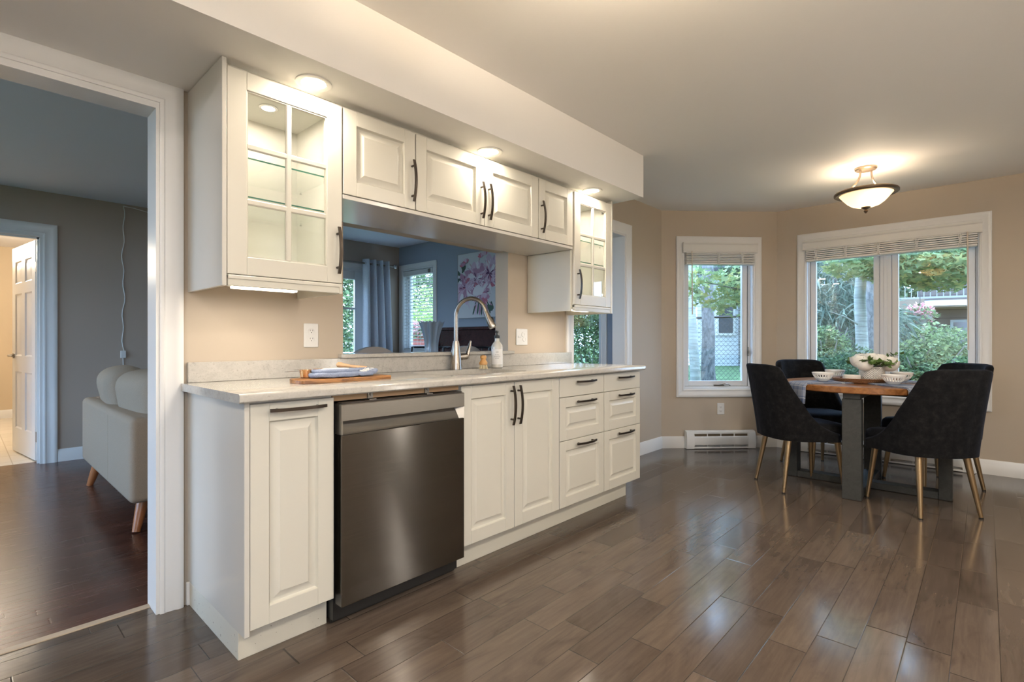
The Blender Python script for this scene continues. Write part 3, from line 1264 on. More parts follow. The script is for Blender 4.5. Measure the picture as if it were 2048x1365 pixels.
GU = 'short cream wall cabinets above the pass-through'
for x0, x1, doors, lab in ((.450, .823, [(.452, .821, .802)], 'short cream wall cabinet next to the large glass cabinet'),
                           (.825, 1.733, [(.827, 1.277, 1.252), (1.281, 1.731, 1.307)], 'short cream two-door wall cabinet in the middle of the upper run'),
                           (1.735, 2.084, [(1.737, 2.082, 1.758)], 'short cream wall cabinet next to the far right glass cabinet')):
    t = thing('wall_cabinet', lab, 'cabinet', (x0, -.2, 1.69), 0, GU)
    mb = MB()
    mb.box(x0+.0005, x1-.0005, UY+.021, -.003, 1.692, 2.060)
    build('carcass', mb, M['cab'], t)
    for a, b, hx in doors:
        mb = MB()
        front(mb, a, b, 1.694, 2.058, UY, .062)
        d = build('door', mb, M['cab'], t)
        handle(d, hx, 1.825, UY, .195)
mb = MB()
mb.box(.4495, 2.083, UY+.001, -.001, 1.673, 1.6905, .001)
tag(build('cabinet_underside_panel', mb, M['cabgloss']), 'glossy panel along the underside of the short wall cabinets', 'panel')
mb = MB()
mb.box(.0, 2.548, UY+.045, UY+.06, 2.0605, 2.0845)
tag(build('filler_strip', mb, M['cab']), 'recessed filler strip between the wall cabinets and the ceiling bulkhead', 'filler strip')

# under cabinet light bars
for x0, x1, lab in ((.035, .300, 'slim lit light bar under the large left glass cabinet'), (2.13, 2.40, 'slim lit light bar under the far right glass cabinet')):
    t = thing('light_bar', lab, 'light', ((x0+x1)/2, -.30, 1.3115), 0, 'under-cabinet light bars')
    mb = MB()
    dz = 0 if x0 < 1 else .008
    mb.box(x0, x1, -.335, -.285, 1.279+dz, 1.3115, .003)
    build('light_housing', mb, M['white'], t)
    mb = MB()
    mb.box(x0+.012, x1-.012, -.330, -.292, 1.270+dz, 1.2795+dz, .002)
    build('light_diffuser', mb, M['bar_light'], t)
    light('light_bar_lamp', 'AREA', ((x0+x1)/2, -.31, 1.2665), .55, WARM, .24, (0, 0, 0), .035)

# recessed soffit lights
for x, y, lab in ((.297, -.450, 'recessed ceiling light above the large left glass cabinet'), (1.278, -.440, 'recessed ceiling light above the middle wall cabinet'), (2.247, -.440, 'recessed ceiling light above the far right glass cabinet')):
    t = thing('recessed_light', lab, 'light', (x, y, SOF), 0, 'recessed lights in the bulkhead')
    mb = MB()
    mb.lathe([(.068, 0), (.068, -.004), (.060, -.006), (.046, -.003), (.046, -.001)], 40, (x, y, SOF), cap0=False, cap1=False)
    build('trim_ring', mb, M['white'], t)
    mb = MB()
    mb.lathe([(.046, -.002), (.001, -.003)], 32, (x, y, SOF))
    build('light_diffuser', mb, M['lamp_disc'], t)
    light('recessed_lamp', 'AREA', (x, y, SOF-.008), 1.7, WARM, .085)

# unseen fill lights added in the kitchen ceiling behind the camera
for x, y in ((2.3, -3.0), (.6, -3.2), (-1.3, -3.2), (-1.6, -1.5)):
    t = thing('recessed_light', 'added recessed fill light, unseen in the kitchen ceiling', 'light', (x, y, CZ), 0, 'added fill lights in the kitchen ceiling')
    mb = MB()
    mb.lathe([(.075, 0), (.075, -.004), (.055, -.004), (.055, -.001)], 32, (x, y, CZ), cap0=False, cap1=False)
    build('trim_ring', mb, M['white'], t)
    mb = MB()
    mb.lathe([(.055, -.002), (.001, -.003)], 32, (x, y, CZ))
    build('light_diffuser', mb, M['lamp_disc'], t)
    light('recessed_lamp', 'AREA', (x, y, CZ-.01), 8, (1, .90, .78), .10)


# semi-flush lamps
def lamp(label, x, y, power):
    t = thing('ceiling_lamp', label, 'lamp', (x, y, CZ), 0, 'semi-flush ceiling lamps')
    mb = MB()
    mb.lathe([(.072, 0), (.072, -.012), (.064, -.020), (.02, -.022)], 40, (x, y, CZ))
    build('canopy', mb, M['fixture_nickel'], t)
    dx, dy = math.cos(R(-47)), math.sin(R(-47))
    for sg in (1, -1):
        pts = []
        for i in range(15):
            u = i/14
            rr_ = .042+(.118)*(u**2.2)
            z = CZ-.02-.165*u**.85
            pts.append((x+sg*dx*rr_, y+sg*dy*rr_, z))
        mb = MB()
        mb.tube(pts, [.0075-.002*i/14 for i in range(15)], 10)
        build('rod', mb, M['fixture_nickel'], t)
    zr = CZ-.185
    mb = MB()
    mb.lathe([(.165, .004), (.200, .006), (.206, -.002), (.206, -.014), (.196, -.020), (.172, -.018), (.165, -.006), (.165, .004)], 56, (x, y, zr), cap0=False, cap1=False)
    build('rim_ring', mb, M['fixture'], t)
    mb = MB()
    prof = [(.172, -.014), (.158, -.030), (.142, -.050), (.120, -.075), (.090, -.098), (.055, -.110), (.02, -.114)]
    mb.lathe(prof, 56, (x, y, zr), cap0=False, cap1=False)
    bo = build('glass_bowl', mb, M['lamp_bowl'], t)
    mb = MB()
    mb.lathe([(.032, -.106), (.030, -.118), (.016, -.126), (.008, -.130), (.013, -.136), (.015, -.142), (.010, -.152), (.002, -.160)], 24, (x, y, zr))
    build('finial', mb, M['fixture'], t)
    for sg in (1, -1):
        light('ceiling_lamp_bulb', 'POINT', (x-sg*dy*.07, y+sg*dx*.07, zr-.012), power, (1, .80, .58), .028)
    return t


lamp('bronze ceiling lamp with glowing glass bowl above the dining table', 4.0, -1.72, 1.35)
lamp('ceiling lamp with glass bowl in the kitchen, reflected in the left glass cabinet', .50, -1.78, 8)


def globe(label, x, y, power):  # unseen globes added to brighten the kitchen and its ceiling
    t = thing('fill_pendant', label, 'lamp', (x, y, CZ), 0, 'added fill globes out of view')
    mb = MB()
    mb.lathe([(.055, 0), (.055, -.02), (.02, -.025)], 24, (x, y, CZ))
    mb.tube([(x, y, CZ-.02), (x, y, 1.86)], .005, 8)
    build('cord', mb, M['fixture'], t)
    mb = MB()
    mb.lathe([(.002+.11*math.sin(PI*i/16), -.11*math.cos(PI*i/16)) for i in range(17)], 28, (x, y, 1.76))
    build('fill_globe', mb, M['globe'], t)
    light('fill_pendant_light', 'POINT', (x, y, 1.76), power, (1, .93, .85), .125)


globe('added opal fill globe at the left end of the kitchen', -1.75, -2.9, 46)
globe('added opal fill globe behind the camera', .4, -3.7, 60)
t = thing('streak_light', 'added light tube on a slim bronze stand, streaking the dishwasher door', 'lamp', (2.19, -3.0, 0))  # unseen tube light added so the steel door reflects a bright streak
mb = MB()
mb.lathe([(.13, .001), (.13, .014), (.03, .022), (.011, .04), (.011, .55), (.026, .56), (.026, .58), (.001, .58)], 28, (2.19, -3.0, 0))
build('streak_base', mb, M['fixture'], t)
mb = MB()
mb.lathe([(.022, .58), (.024, .585), (.024, 1.50), (.022, 1.505)], 28, (2.19, -3.0, 0))
build('streak_tube', mb, M['column'], t)
mb = MB()
mb.lathe([(.026, 1.505), (.026, 1.53), (.004, 1.55)], 28, (2.19, -3.0, 0))
build('streak_cap', mb, M['fixture'], t)
# living / hall lamps
light('hall_lamp', 'POINT', (-.7, 5.6, 2.1), 24, (1, .86, .66), .12)


# ------------------------------------------------------------------ outlets and switches
def plate(name, label, cat, p0, ang, s, z, w_, h_, kind, group=None):
    t = thing(name, label, cat, (p0[0], p0[1], 0), ang, group)
    mb = MB()
    mb.box(s-w_/2, s+w_/2, -.0065, -.0004, z-h_/2, z+h_/2, .0025)
    build('wall_plate', mb, M['white'], t, local=True)
    if kind == 'duplex':
        for dz in (-.0195, .0195):
            mb = MB()
            mb.lathe([(.0165, 0), (.0165, .0015), (.015, .002)], 24, T=Matrix.Translation((s, -.0062, z+dz)) @ Matrix.Rotation(PI/2, 4, 'X') @ Matrix.Diagonal((1, .86, 1, 1)))
            so = build('socket', mb, M['white'], t, local=True)
            mb = MB()
            for dx in (-.006, .006):
                mb.box(s+dx-.0009, s+dx+.0009, -.0086, -.0081, z+dz+.001, z+dz+.008)
            mb.lathe([(.0022, 0), (.0022, .0006)], 10, T=Matrix.Translation((s, -.0080, z+dz-.006)) @ Matrix.Rotation(PI/2, 4, 'X'))
            build('socket_slot', mb, M['dark'], so, local=True)
    elif kind == 'cover':
        for dx, dz in ((-.002, .018), (.010, -.016)):
            mb = MB()
            mb.lathe([(.017, 0), (.016, .003), (.012, .003), (.011, .0015)], 24, T=Matrix.Translation((s+dx+.012, -.0062, z+dz)) @ Matrix.Rotation(PI/2, 4, 'X'))
            build('socket_cap', mb, M['white'], t, local=True)
        mb = MB()
        mb.box(s-.045, s-.012, -.011, -.0062, z-.006, z+.010, .002)
        build('switch_toggle', mb, M['white'], t, local=True)
    else:
        mb = MB()
        mb.box(s-.006, s+.006, -.016, -.006, z-.010, z+.010, .002)
        build('switch_toggle', mb, M['white'], t, local=True)
    return t


plate('wall_outlet', 'white duplex outlet on the wall under the large left glass cabinet', 'outlet', (0, 0), 0, .502, 1.099, .072, .115, 'duplex')
plate('wall_outlet', 'wide white outlet plate right of the soap bottle', 'outlet', (0, 0), 0, 2.025, 1.100, .118, .115, 'cover')
plate('wall_outlet', 'white outlet low on the wall below the narrow bay window', 'outlet', (4.13, 0), BA, .606, .39, .072, .115, 'duplex')
plate('light_switch', 'white light switch in the hall beyond the open door', 'switch', (-1.4, 7.6), 0, 1.02, 1.30, .075, .115, 'switch')


# ------------------------------------------------------------------ baseboard heaters
def heater(label, p0, ang, s0, s1, h):
    t = thing('baseboard_heater', label, 'heater', (p0[0], p0[1], 0), ang, 'white baseboard heaters')
    mb = MB()
    D = -.018
    pr = [(D, .02), (D, h), (D-.030, h), (D-.050, h-.012), (D-.050, h-.028), (D-.012, h-.028), (D-.012, .02)]
    mb.rings([[(s, y, z) for y, z in pr] for s in (s0, s1)])
    pr = [(D-.060, .040), (D-.066, .052), (D-.066, h-.060), (D-.050, h-.052), (D-.046, h-.058), (D-.058, h-.066), (D-.056, .044)]
    mb.rings([[(s, y, z) for y, z in pr] for s in (s0, s1)])
    mb.box(s0, s1, D-.056, D, .006, .020)
    build('heater_cover', mb, M['heater'], t, local=True)
    L = s1-s0
    cap = min(.075, L*.16)
    for a, b in ((s0-.002, s0+cap), (s1-cap, s1+.002)):
        mb = MB()
        mb.rings([[(s, y, z) for y, z in ((D, .004), (D-.060, .004), (D-.068, .050), (D-.068, h-.055), (D-.052, h-.008), (D-.03, h+.001), (D, h+.001))] for s in (a, b)])
        build('end_cap', mb, M['heater'], t, local=True)
    mb = MB()
    mb.box(s0+cap, s1-cap, D-.044, D-.013, .035, h-.03)
    build('heating_fins', mb, M['heater_in'], t, local=True)
    n = max(2, int(L/.16))
    for i in range(1, n):
        s = s0+cap+(L-2*cap)*i/n
        mb = MB()
        mb.box(s-.004, s+.004, D-.052, D-.040, .02, h-.026)
        build('bracket', mb, M['heater'], t, local=True)


heater('white baseboard heater under the narrow bay window', (4.13, 0), BA, .23, .925, .178)
heater('long white baseboard heater on the wall behind the dining table', (4.98, -.83), -PI/2, .22, 1.49, .160)

# ------------------------------------------------------------------ counter items
FX, FY, FZ = 1.362, -.070, CT1
fc = thing('faucet', 'brushed nickel gooseneck faucet behind the sink', 'faucet', (FX, FY, FZ))
mb = MB()
mb.lathe([(.036, 0), (.036, .006), (.033, .03), (.030, .07), (.027, .105), (.021, .145), (.0175, .165), (.0165, .170)], 36, (FX, FY, FZ))
build('faucet_body', mb, M['steel'], fc)
dvx, dvy = .35, -.937
pts = []
zc, ra = FZ+.322, .098
for i in range(6):
    pts.append((FX, FY, FZ+.165+(.322-.165)*i/5))
for i in range(1, 19):
    a = PI-i*(PI*.94)/18
    rr_ = ra+ra*math.cos(a)
    pts.append((FX+dvx*rr_, FY+dvy*rr_, zc+ra*math.sin(a)))
mb = MB()
mb.tube(pts, .0125, 18)
build('spout_neck', mb, M['steel'], fc)
pe = Vector(pts[-1])
dirn = (pe-Vector(pts[-2])).normalized()
dirn = (dirn+Vector((dvx, dvy, 0))*.22).normalized()
mb = MB()
hp = [pe+dirn*q for q in (0, .012, .03, .06, .095, .104)]
mb.tube(hp, [.0135, .0150, .0165, .0195, .0225, .0205], 20)
sh = build('spray_head', mb, M['steel'], fc)
mb = MB()
side = Vector((-dvy, dvx, 0))
nb = Vector((dvx, dvy, 0))*.8+Vector((.5, -.3, 0))
nb = (nb-dirn*nb.dot(dirn)).normalized()
pb = pe+dirn*.062+nb*.0175
mb.tube([pb-dirn*.018, pb-dirn*.01, pb+dirn*.01, pb+dirn*.018], [.004, .0075, .0075, .004], 12)
build('spray_button', mb, M['dark'], sh)
mb = MB()
mb.tube([(FX+.02, FY, FZ+.075), (FX+.075, FY-.012, FZ+.078)], [.020, .019], 18)
mb.tube([(FX+.070, FY-.010, FZ+.070), (FX+.082, FY-.014, FZ+.098), (FX+.092, FY-.018, FZ+.135), (FX+.098, FY-.022, FZ+.172)], [.016, .0155, .0125, .006], 14, flat=.75)
build('lever', mb, M['steel'], fc)

# soap bottle
SBX, SBY = 1.675, -.105
sb = thing('soap_bottle', 'clear soap bottle with white label and black pump beside the faucet', 'bottle', (SBX, SBY, CT1))
SBT = Matrix.Translation((SBX, SBY, CT1+.0005))
k_ = 1.0
mb = MB()
mb.lathe([(.031, 0), (.0365, .004), (.0365, .128), (.034, .142), (.026, .156), (.016, .166), (.0145, .172), (.0145, .188)], 36, T=SBT)
build('bottle_body', mb, mat('soap_clear', (.62, .60, .54), .12, spec=.7), sb)
mb = MB()
mb.lathe([(.0175, .186), (.0175, .204), (.010, .206), (.006, .208), (.0055, .222), (.010, .224), (.010, .232), (.004, .234)], 24, T=SBT)
mb.tube([SBT @ Vector((0, 0, .228)), SBT @ Vector((-.014, -.008, .230)), SBT @ Vector((-.022, -.013, .224))], [.007, .006, .004], 10)
mb.tube([SBT @ Vector((0, 0, .228)), SBT @ Vector((.022, .013, .226))], [.007, .004], 10)
build('pump', mb, M['dark'], sb)
ang0 = math.atan2(-2.385-SBY, -.648-SBX)
mb = MB()
n = 16
half = 1.15
rl = .0368
mb.rings([[(rl*math.cos(ang0+half*(2*i/n-1)), rl*math.sin(ang0+half*(2*i/n-1)), z) for i in range(n+1)] for z in (.022, .118)], False, False, False, SBT)
lab = build('bottle_label', mb, mat('label_white', (.82, .81, .79), .5), sb)
mt_ink = mat('label_ink', (.10, .10, .11), .6)


def text_on(name, body, size, fn, parent, m, spacing=1.15):
    cu = bpy.data.curves.new('t', 'FONT')
    cu.body = body
    cu.size = size
    cu.align_x = 'CENTER'
    cu.space_character = spacing
    to = bpy.data.objects.new('t', cu)
    COL.objects.link(to)
    dg = bpy.context.evaluated_depsgraph_get()
    me = bpy.data.meshes.new_from_object(to.evaluated_get(dg))
    bpy.data.objects.remove(to)
    mb = MB()
    mb.add([fn(v.co.x, v.co.y) for v in me.vertices], [list(p.vertices) for p in me.polygons])
    return build(name, mb, m, parent, ang=0)


def lab_fn(z0):
    def f(x, y):
        a = ang0+x/.0372
        return SBT @ Vector((.0372*math.cos(a), .0372*math.sin(a), z0+y))
    return f


for txt, z, sz in (('AB', .096, .013), ('ATTIC', .080, .0085), ('ORANGE', .069, .0085), ('HAND', .058, .0085)):
    text_on('label_lettering', txt, sz, lab_fn(z), lab, mt_ink, 1.2)

# dish brush
DBX, DBY = 1.530, -.130
db = thing('dish_brush', 'round bamboo dish brush with pale bristles standing on the counter', 'brush', (DBX, DBY, CT1))
T = Matrix.Translation((DBX, DBY, CT1+.0005))
mb = MB()
mb.lathe([(.020, .024), (.025, .026), (.026, .036), (.022, .044), (.016, .052), (.0145, .058), (.019, .064), (.0205, .072), (.017, .080), (.006, .084)], 30, T=T)
build('brush_handle', mb, M['bamboo'], db)
mb = MB()
for i in range(90):
    a = random.random()*2*PI
    r_ = .021*math.sqrt(random.random())
    mb.tube([T @ Vector((r_*math.cos(a), r_*math.sin(a), .026)), T @ Vector((r_*1.35*math.cos(a), r_*1.35*math.sin(a), 0))], .0012, 4)
br = build('bristles', mb, mat('bristle_cream', (.72, .62, .40), .8), db)
br['kind'] = 'stuff'

# cutting board
CB = thing('cutting_board', 'live-edge olive wood cutting board on the counter left of the sink', 'board', (.47, -.36, CT1), R(-3))
poly = []
top = [(-.205, -.075), (-.195, -.082), (-.10, -.088), (-.02, -.080), (.08, -.068), (.16, -.060), (.205, -.052), (.212, -.02), (.205, .05), (.15, .075), (.05, .082), (-.05, .075), (-.15, .080), (-.20, .060), (-.215, 0)]
mb = MB()
mb.rings([[(x*(1 if z else .995), y*(1 if z else .99), z) for x, y in top] for z in (.0005, .002, .014)] + [[(x*.985, y*.97, .0165) for x, y in top]])
build('board', mb, M['olive'], CB, local=True, ang=50)


# folded towel
def pillow(mb, cx, cy_, cz, lx, ly, h, rz, n=14, e=4.0, wob=.0, seed=0):
    rnd = random.Random(seed)
    ph = [rnd.random()*6 for _ in range(4)]
    rg = []
    m_ = 9
    for k in range(m_):
        u = -1+2*k/(m_-1)
        f = (1-abs(u)**2.2)**(1/2.2) if abs(u) < 1 else 0
        f = max(f, .001)
        ring = []
        for j in range(n*2):
            a = 2*PI*j/(n*2)
            ca, sa = math.cos(a), math.sin(a)
            q = (abs(ca)**e+abs(sa)**e)**(-1/e)
            sc = .88+.12*f if k not in (0, m_-1) else .80
            x, y = lx*ca*q*sc, ly*sa*q*sc
            z = u*h+wob*h*(math.sin(x*9/lx+ph[0])*.5+math.sin(y*6/ly+ph[1])*.5)
            ring.append((x, y, z))
        rg.append(ring)
    T = Matrix.Translation((cx, cy_, cz)) @ Matrix.Rotation(rz, 4, 'Z')
    mb.rings(rg, True, True, True, T)


TB = CT1+.0175
tw = thing('tea_towel', 'folded blue and white towel lying on the cutting board', 'towel', (.45, -.37, TB), R(-5))
mb = MB()
pillow(mb, -.02, .0, .012, .105, .055, .011, 0, wob=.25, seed=1)
pillow(mb, -.015, .004, .027, .098, .05, .008, R(3), wob=.3, seed=2)
build('towel_folds', mb, M['towel'], tw, local=True, ang=60)
mb = MB()
pillow(mb, -.02, -.006, .0345, .06, .022, .003, R(8), wob=.4, seed=3)
build('white_stripe', mb, M['towel_white'], tw, local=True, ang=60)
mb = MB()
for i, (dx, dy, r_) in enumerate(((.10, -.03, .2), (.125, .0, -.3), (.145, .02, .1), (.12, .03, .5))):
    pillow(mb, dx, dy, .013+.004*i, .042, .020, .008, r_, 8, 3, .5, seed=10+i)
build('fringed_end', mb, M['towel'], tw, local=True, ang=60)
mb = MB()
for i in range(5):
    pillow(mb, .085+.018*i, -.034+.014*i, .016+.003*(i % 3), .010, .012, .010, i, 6, 2.5, .6, seed=30+i)
build('white_tassels', mb, M['towel_white'], tw, local=True, ang=60)


# measuring cups
def cup(label, x, y, z, r, h, hang, m):
    t = thing('measuring_cup', label, 'cup', (x, y, z), hang, 'copper measuring cups')
    mb = MB()
    mb.lathe([(r*.8, 0), (r*.88, .002), (r, h), (r-.002, h), (r*.86, .004), (.001, .003)], 28, cap0=True, cap1=True)
    build('cup_bowl', mb, m, t, local=True)
    mb = MB()
    mb.box(r-.001, r+.075, -.006, .006, h-.003, h-.001, .0008)
    build('cup_handle', mb, M['chrome'], t, local=True)


cup('larger copper measuring cup with silver handle behind the towel', .335, -.315, TB, .030, .032, R(195), M['copper'])
cup('smaller copper measuring cup half hidden by the towel', .395, -.300, TB, .026, .034, R(160), M['copper'])
sc_ = thing('wooden_scoop', 'turned light wood utensil handle sticking out from under the towel', 'utensil', (.545, -.315, TB), R(-28))
T = Matrix.Translation((0, 0, .038)) @ Matrix.Rotation(R(90+9), 4, 'Y')
mb = MB()
mb.lathe([(.004, -.072), (.011, -.066), (.0125, -.052), (.0095, -.040), (.0075, -.01), (.009, .03), (.010, .058), (.006, .064)], 20, T=T)
build('utensil_handle', mb, M['lightwood'], sc_, local=True)


# ------------------------------------------------------------------ dining set
TX, TY, TZ = 3.90, -1.72, .765
tb = thing('dining_table', 'round wood dining table on a grey crossed base by the windows', 'table', (TX, TY, 0))
mb = MB()
RT = .53
mb.lathe([(RT-.006, TZ-.044), (RT, TZ-.038), (RT, TZ-.006), (RT-.006, TZ)], 72)
build('tabletop', mb, M['tabletop'], tb, local=True)
for k, (ax, L) in enumerate((('y', .465), ('x', .43))):
    for sg in (1, -1):
        mb = MB()
        if ax == 'y':
            mb.box(-.055, .055, sg*L-.036, sg*L+.036, .0005, TZ-.085, .003)
        else:
            mb.box(sg*L-.036, sg*L+.036, -.056, .056, .0005, TZ-.085, .003)
        build('leg', mb, M['tablebase'], tb, local=True)
for ax, L in (('y', .43), ('x', .394)):
    for z0, z1 in ((.001, .050), (TZ-.085, TZ-.045)):
        mb = MB()
        if ax == 'y':
            mb.box(-.05, .05, -L-(.07 if z0 > .5 else 0), L+(.07 if z0 > .5 else 0), z0, z1-(.0005 if ax == 'x' else 0), .003)
        else:
            mb.box(-L-(.07 if z0 > .5 else 0), L+(.07 if z0 > .5 else 0), -.05, .05, z0+.0005, z1-.0005, .003)
        build('cross_rail', mb, M['tablebase'], tb, local=True)


def make_chair():
    t = thing('dining_chair', '', 'chair', (0, 0, 0), 0, 'black velvet dining chairs')

    def plan(u, wb, wf, xb, xf):
        """u in -1..1 around the U from left tip via back to right tip"""
        sg = 1 if u >= 0 else -1
        a = abs(u)
        rc = .13
        L1 = wb-rc
        L2 = PI/2*rc
        L3 = xf-(xb+rc)
        d = a*(L1+L2+L3)
        if d < L1:
            p = (xb-.012*math.cos(d/L1*PI/2), d)
        elif d < L1+L2:
            q = (d-L1)/rc
            p = (xb+rc-rc*math.cos(q), L1+rc*math.sin(q))
        else:
            q = (d-L1-L2)
            p = (xb+rc+q, wb+(wf-wb)*(q/L3))
        return p[0], sg*p[1]
    ns = 64
    zb = .372
    th = .048
    rg = []
    for i in range(ns+1):
        u = -1+2*i/ns
        bx, by = plan(u, .205, .232, -.215, .135)
        tx, ty = plan(u, .213, .222, -.300, .10)
        # outward normal in plan
        e = .004
        ax_, ay = plan(max(-1, u-e), .205, .232, -.215, .135)
        cx, cy_ = plan(min(1, u+e), .205, .232, -.215, .135)
        tn = Vector((cx-ax_, cy_-ay, 0)).normalized()
        nx = Vector((tn.y, -tn.x, 0))
        k = min(1, max(0, (1-abs(u))/.64))
        prof = k**1.35*(1.0 if k < 1 else 1)
        zt = .465+(.905-.465)*prof
        if abs(u) < .36:
            zt = .905-.020*max(0, (abs(u)-.18)/.18)**2.4
        else:
            kk = (1-abs(u))/.64
            zt = .425+(.885-.425)*(.22*kk+.78*kk**3.0)
        f = (zt-zb)/(.905-zb)
        tip = min(1, (1-abs(u))/.05)
        tt = th*(.55+.45*tip)
        ring = []

        def at(z, inset):
            g = max(0, (z-zb)/(.905-zb))
            g2 = g**1.15
            return (bx+(tx-bx)*g2-nx.x*inset, by+(ty-by)*g2-nx.y*inset, z)
        h = zt-zb
        ring.append(at(zb, .012))
        ring.append(at(zb+.010, .002))
        for q in (.15, .35, .6, .8):
            ring.append(at(zb+h*q, -.004*math.sin(q*PI)))
        ring.append(at(zt-.014, .0))
        ring.append(at(zt-.004, .006))
        ring.append(at(zt, tt*.5))
        ring.append(at(zt-.004, tt-.006))
        ring.append(at(zt-.016, tt))
        for q in (.8, .6, .35, .15):
            ring.append(at(zb+h*q, tt))
        ring.append(at(zb+.0, tt))
        rg.append(ring)
    # outward orientation check: nx should point away from the seat centre
    mb = MB()
    mb.rings(rg, True, True, True)
    build('backrest', mb, M['velvet'], t, local=True, ang=60)
    mb = MB()
    n = 40

    def rr(lx0, lx1, wy, z, e=5):
        cx = (lx0+lx1)/2
        hx = (lx1-lx0)/2
        o_ = []
        for j in range(n):
            a = 2*PI*j/n
            ca, sa = math.cos(a), math.sin(a)
            q = (abs(ca)**e+abs(sa)**e)**(-1/e)
            o_.append((cx+hx*ca*q, wy*sa*q, z))
        return o_
    mb.rings([rr(-.17, .215, .175, .365), rr(-.185, .238, .205, .372), rr(-.19, .250, .216, .395), rr(-.19, .252, .218, .430), rr(-.188, .246, .213, .462), rr(-.18, .230, .198, .479), rr(-.14, .17, .14, .487)])
    build('seat', mb, M['velvet'], t, local=True, ang=60)
    for sx, sy_ in ((1, 1), (1, -1), (-1, 1), (-1, -1)):
        p0 = Vector((.175*sx-.0, .150*sy_, .372))
        p1 = Vector((.205 if sx > 0 else -.235, .188*sy_, .006))
        mb = MB()
        mb.tube([p0, p0.lerp(p1, .5), p1], [.0195, .0160, .0115], 14)
        lg = build('leg', mb, M['gold'], t, local=True)
        mb = MB()
        mb.tube([p1+Vector((0, 0, .004)), p1-Vector((0, 0, .0055))], .0118, 12)
        build('foot_pad', mb, M['foot'], lg, local=True)
    return t


ch = make_chair()
spots = [(3.565, -2.065, 45, 'black velvet dining chair nearest the camera, back turned, right of the table base'),
         (3.585, -1.375, -45, 'black velvet dining chair at the near left side of the table, below a draped napkin'),
         (4.300, -1.345, -135, 'black velvet dining chair behind the left side of the table, near the narrow window'),
         (4.290, -2.075, 135, 'black velvet dining chair at the far right, mostly hidden behind the nearest chair')]
for i, (x, y, a, lab_) in enumerate(spots):
    o = ch if i == 0 else copy_tree(ch)
    o.location = (x, y, 0)
    o.rotation_euler = (0, 0, R(a))
    o['label'] = lab_

# tray, pot of flowers, candle
ty = thing('serving_tray', 'oval brown rattan tray in the middle of the dining table', 'tray', (3.90, -1.735, TZ), R(-47))
mb = MB()
mb.lathe([(.17, .0005), (.205, .004), (.222, .020), (.228, .034), (.220, .036), (.208, .022), (.19, .010), (.001, .009)], 64, sx=1.0, sy=.78)
build('tray_body', mb, M['tray'], ty, local=True)
PX, PY, PZ = 3.935, -1.765, TZ+.010
fv = thing('flower_pot', 'white woven pot of white flowers with green leaves on the tray', 'flowers', (PX, PY, PZ))
mb = MB()
mb.lathe([(.060, .001), (.072, .008), (.079, .035), (.080, .07), (.075, .108), (.070, .110), (.068, .09), (.001, .085)], 44)
build('pot', mb, M['pot'], fv, local=True, ang=50)


def peony(mb, c, r, rnd):
    for k_, n_, top, curl in ((.60, 4, .05, .0), (.74, 6, .30, .05), (.87, 7, .62, .10), (1.0, 8, 1.05, .20)):
        a0 = rnd.uniform(0, 6)
        for i in range(n_):
            a = a0+2*PI*i/n_+rnd.uniform(-.15, .15)
            tp = top+rnd.uniform(-.12, .15)
            g = []
            for u in range(7):
                uu = u/6
                th_ = 2.7+(tp-2.7)*uu
                rad = r*k_*(1+curl*uu**3+rnd.uniform(-.015, .015))
                row = []
                for v in range(6):
                    ph = a+(v/5-.5)*(1.9+.5*(k_ < .7))*math.sin(PI*(.18+.66*uu))
                    rr_ = rad*(1-.16*abs(v/5-.5)*uu+.05*uu*math.sin(v*2.6+i*1.7))
                    row.append((c[0]+rr_*math.sin(th_)*math.cos(ph), c[1]+rr_*math.sin(th_)*math.sin(ph), c[2]+rr_*math.cos(th_)*.85))
                g.append(row)
            mb.sheet(g)


rnd = random.Random(5)
for c, r_ in (((-.07, .06, .150), .062), ((-.02, -.03, .165), .058), ((.03, .05, .165), .060), ((.06, -.09, .125), .066), ((-.05, .0, .175), .050), ((-.09, .03, .120), .050), ((.02, -.10, .150), .050)):
    mb = MB()
    peony(mb, c, r_, rnd)
    build('flower', mb, M['petal'], fv, local=True, ang=80)


def leafquad(mb, p, d, up, L, W_):
    d = d.normalized()
    s = d.cross(up)
    if s.length < 1e-3:
        s = Vector((1, 0, 0))
    s.normalize()
    nrm = s.cross(d)
    mb.add([p, p+d*L*.45+s*W_*.5-nrm*L*.06, p+d*L, p+d*L*.45-s*W_*.5-nrm*L*.06], [(0, 1, 2, 3)])


for k in range(20):
    a = k*2.4
    base = Vector((.05*math.cos(a), .05*math.sin(a), .10))
    tip = Vector((.14*math.cos(a), .14*math.sin(a), .115+.05*rnd.random()))
    if k == 0:
        tip = Vector((.12, -.17, .20))
    if k == 3:
        tip = Vector((.10, -.16, .10))
    mb = MB()
    mb.tube([base, base.lerp(tip, .5)+Vector((0, 0, .02)), tip], [.002, .0015, .001], 5)
    for i in range(14):
        u = .3+.7*i/13
        p = base.lerp(tip, u)+Vector((0, 0, .02*math.sin(PI*u)))
        d = Vector((rnd.uniform(-1, 1), rnd.uniform(-1, 1), rnd.uniform(-.3, .9)))
        leafquad(mb, p, d, Vector((rnd.uniform(-.6, .6), rnd.uniform(-.6, .6), 1)), .040, .034)
    build('leaf_sprig', mb, M['leaf_dk'], fv, local=True)
cn = thing('candle_bowl', 'round cream candle bowl on the left of the tray', 'candle', (3.845, -1.655, TZ+.010))
mb = MB()
mb.lathe([(.040, .001), (.052, .008), (.058, .024), (.056, .042), (.052, .046), (.050, .040), (.001, .038)], 36)
build('candle_body', mb, M['candle'], cn, local=True)


